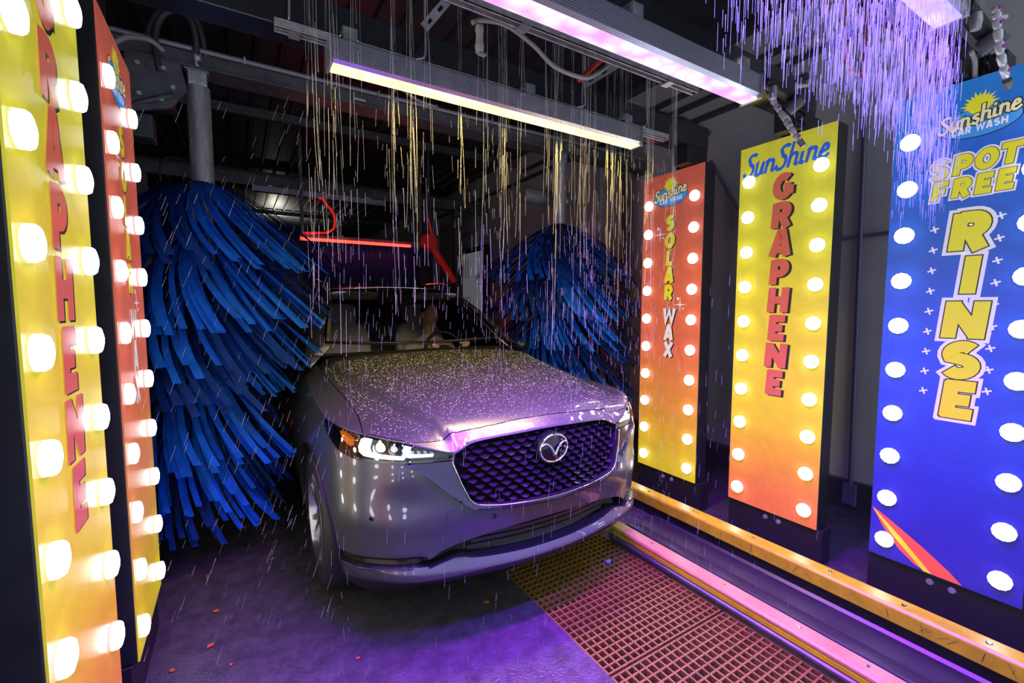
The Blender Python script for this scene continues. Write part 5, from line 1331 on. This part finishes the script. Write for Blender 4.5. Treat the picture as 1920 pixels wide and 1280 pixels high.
# ------------------------------------------------------------------ leaves and scraps on the floor
LEAF = pm('leaf_orange', (0.45, 0.10, 0.025), 0.6, var=0.3)
lv = None
LEAFLAB = ['farthest one near the front wheel', 'far one below the left brush', 'upper one beside the red left sign', 'lower one beside the red left sign', 'at the foot of the left signs', 'reddish one in front of the bumper corner', 'pale one near the bottom edge', 'one under the bumper by the grating']
for k, (x, y) in enumerate([(0.105,2.932),(-0.204,2.918),(-0.131,2.546),(-0.145,2.311),(-0.294,2.232),(0.373,1.883),(-0.081,2.121),(1.041,1.907)]):
    if lv is None:
        lv = MB().grid(lambda u, v: (0.030*(u), 0.010*math.sin(math.pi*u)*(v-.5)*2, 0.002+0.006*u*(1-u)+0.003*abs(v-.5)), frange(0.02, 0.98, 6), [0, .5, 1]).obj('fallen_leaf', LEAF, None, smooth=True, loc=(x, y, 0.001)); o = lv
    else: o = inst(lv, None, (x, y, 0.001))
    o.rotation_euler = (0, 0, 1.3*k); s_ = (1.1, .8, 1.2, 1.2, .9, .7, .6, 1.3)[k]; o.scale = (s_, s_, s_)
    tag(o, 'small orange leaf on the wet floor, '+LEAFLAB[k], 'leaf', 'fallen leaves on the floor')
tag(MB().add([(0,0,0.006),(0.03,0.004,0.006),(0.034,0.022,0.012),(0.004,0.024,0.010),(0,0,0.0),(0.03,0.004,0.0),(0.034,0.022,0.004),(0.004,0.024,0.003)], [(0,1,2,3),(7,6,5,4),(0,4,5,1),(1,5,6,2),(2,6,7,3),(3,7,4,0)]).obj('plastic_scrap', pm('scrap_blue', (0.12, 0.18, 0.55), 0.4), loc=(1.79, 1.85, 0.001)), 'small blue plastic scrap on the grating', 'scrap')

# ------------------------------------------------------------------ water
def water_mat(name, a):
    m = pm(name, (0.85, 0.86, 0.92), 0.18, spec=0.9, alpha=a); return m
WAT = water_mat('falling_water', 0.75); WAT2 = water_mat('fine_spray', 0.5)
rnd = random.Random(11)
def strand(mb, x, y, z0, z1, r, lean, wob, broken=0.0):
    z = z0; pts = []; ph = rnd.uniform(0, 6)
    n = max(3, int((z0-z1)/0.09))
    P = []
    for k in range(n+1):
        t = k/n; zz = lerp(z0, z1, t)
        P.append(Vector((x+lean*t+wob*math.sin(7*t+ph)*t, y+wob*math.cos(6*t+ph)*t, zz)))
    for k in range(n):
        if broken and rnd.random() < broken*(k/n): continue
        rr = r*rnd.uniform(0.6, 1.15)
        mb.tube([P[k], P[k+1]], [rr, r*rnd.uniform(0.6, 1.1)], 3, False)
top = MB()
def blocked(x, y):
    lx, ly = x-CX, y-CY
    if abs(lx) < .88 and 0.02 < ly < 1.5: return HT(lx, ly)
    return 0.02
BUND = [(rnd.uniform(0.28, 2.35), rnd.choice((rnd.uniform(1.80, 1.91), rnd.uniform(1.80, 1.91), rnd.uniform(2.047, 2.09)))) for k in range(34)]
for k in range(150):
    bx_, by_ = BUND[k % 34]
    x = bx_+rnd.gauss(0, 0.009); y = min(1.918, by_+rnd.gauss(0, 0.006)) if by_ < 1.95 else by_
    strand(top, x, y, 2.96, max(blocked(x, y)+.01, rnd.uniform(1.2, 2.0)), rnd.uniform(0.00035, 0.0008), rnd.uniform(-0.04, 0.04), 0.010, 0.6)
o = tag(top.obj('water_streams', WAT, smooth=True), 'thin streams of water falling past the yellow light bar onto the hood', 'water', None, 'stuff')
br = MB()
for k in range(650):
    x = rnd.gauss(rnd.choice((0.36, 0.6, 0.9, 1.06, 1.45, 1.6, 1.7, 1.9, 2.08, 2.2)), 0.05); y = 1.86+rnd.gauss(0, 0.04)
    zb = blocked(x, y); z = rnd.uniform(zb+.05, 2.40); L = rnd.uniform(0.015, 0.07)
    br.tube([(x, y, z), (x+rnd.uniform(-.004, .004), y, max(zb+.005, z-L))], [rnd.uniform(0.0002, 0.0005), 0.0003], 3, False)
tag(br.obj('broken_drops', WAT2, smooth=True), 'broken drops below the streams in front of the windshield', 'water', None, 'stuff')
cu = MB()
for k in range(4200):
    u = rnd.random()**0.75
    x = lerp(0.68, 1.88, u); y = 0.505+rnd.gauss(0, 0.012)
    zlow = 2.02-0.07*u+rnd.gauss(0, 0.04)-(0.17*rnd.random() if u > 0.7 else 0)
    z = rnd.uniform(zlow, 2.50); L = rnd.uniform(0.02, 0.075)
    cu.tube([(x, y, z), (x, y, max(zlow-.02, z-L))], [rnd.uniform(0.0002, 0.0007), 0.0003], 3, False)
tag(cu.obj('spray_curtain', WAT, smooth=True), 'dense curtain of violet-lit spray falling at the upper right', 'water', None, 'stuff')
ra = MB()
for k in range(1100):
    if k % 3 == 0: x, y = rnd.uniform(-0.30, 0.35), rnd.uniform(1.6, 3.3)
    elif k % 3 == 1: x, y = rnd.uniform(0.1, 1.5), rnd.uniform(1.2, 2.2)
    else: x, y = rnd.uniform(1.0, 2.4), rnd.uniform(1.0, 2.3)
    zb = blocked(x, y); zt_ = 1.6 if x > 0.35 else 2.2
    if zb > .03: zb += .01
    z = rnd.uniform(zb, zt_); L = rnd.uniform(0.02, 0.06)
    ln = 0.35*L if x < 0.3 else 0.05*L
    if (abs(x-CX) < .95 and y > CY-.02 and z < 1.3): continue
    ra.tube([(x, y, z+L), (x-ln, y, z)], [0.0002, rnd.uniform(0.0002, 0.0004)], 3, False)
tag(ra.obj('falling_rain', WAT2, smooth=True), 'fine drops streaking down in front of the car', 'water', None, 'stuff')
# ------------------------------------------------------------------ fine mist hanging in the tunnel
mist_m = bpy.data.materials.new('mist'); mist_m.use_nodes = True
_nt = mist_m.node_tree; _nt.nodes.clear()
_o = _nt.nodes.new('ShaderNodeOutputMaterial'); _v = _nt.nodes.new('ShaderNodeVolumeScatter')
_v.inputs['Color'].default_value = (0.95, 0.96, 1.0, 1); _v.inputs['Density'].default_value = 0.006; _v.inputs['Anisotropy'].default_value = 0.25
_nt.links.new(_v.outputs[0], _o.inputs['Volume'])
mist = MB().box(2.25, 3.85, 0.2, 4.6, 0.0, 3.2).obj('mist', mist_m)
tag(mist, 'fine white mist hanging around the right-hand signs', 'mist', None, 'stuff')
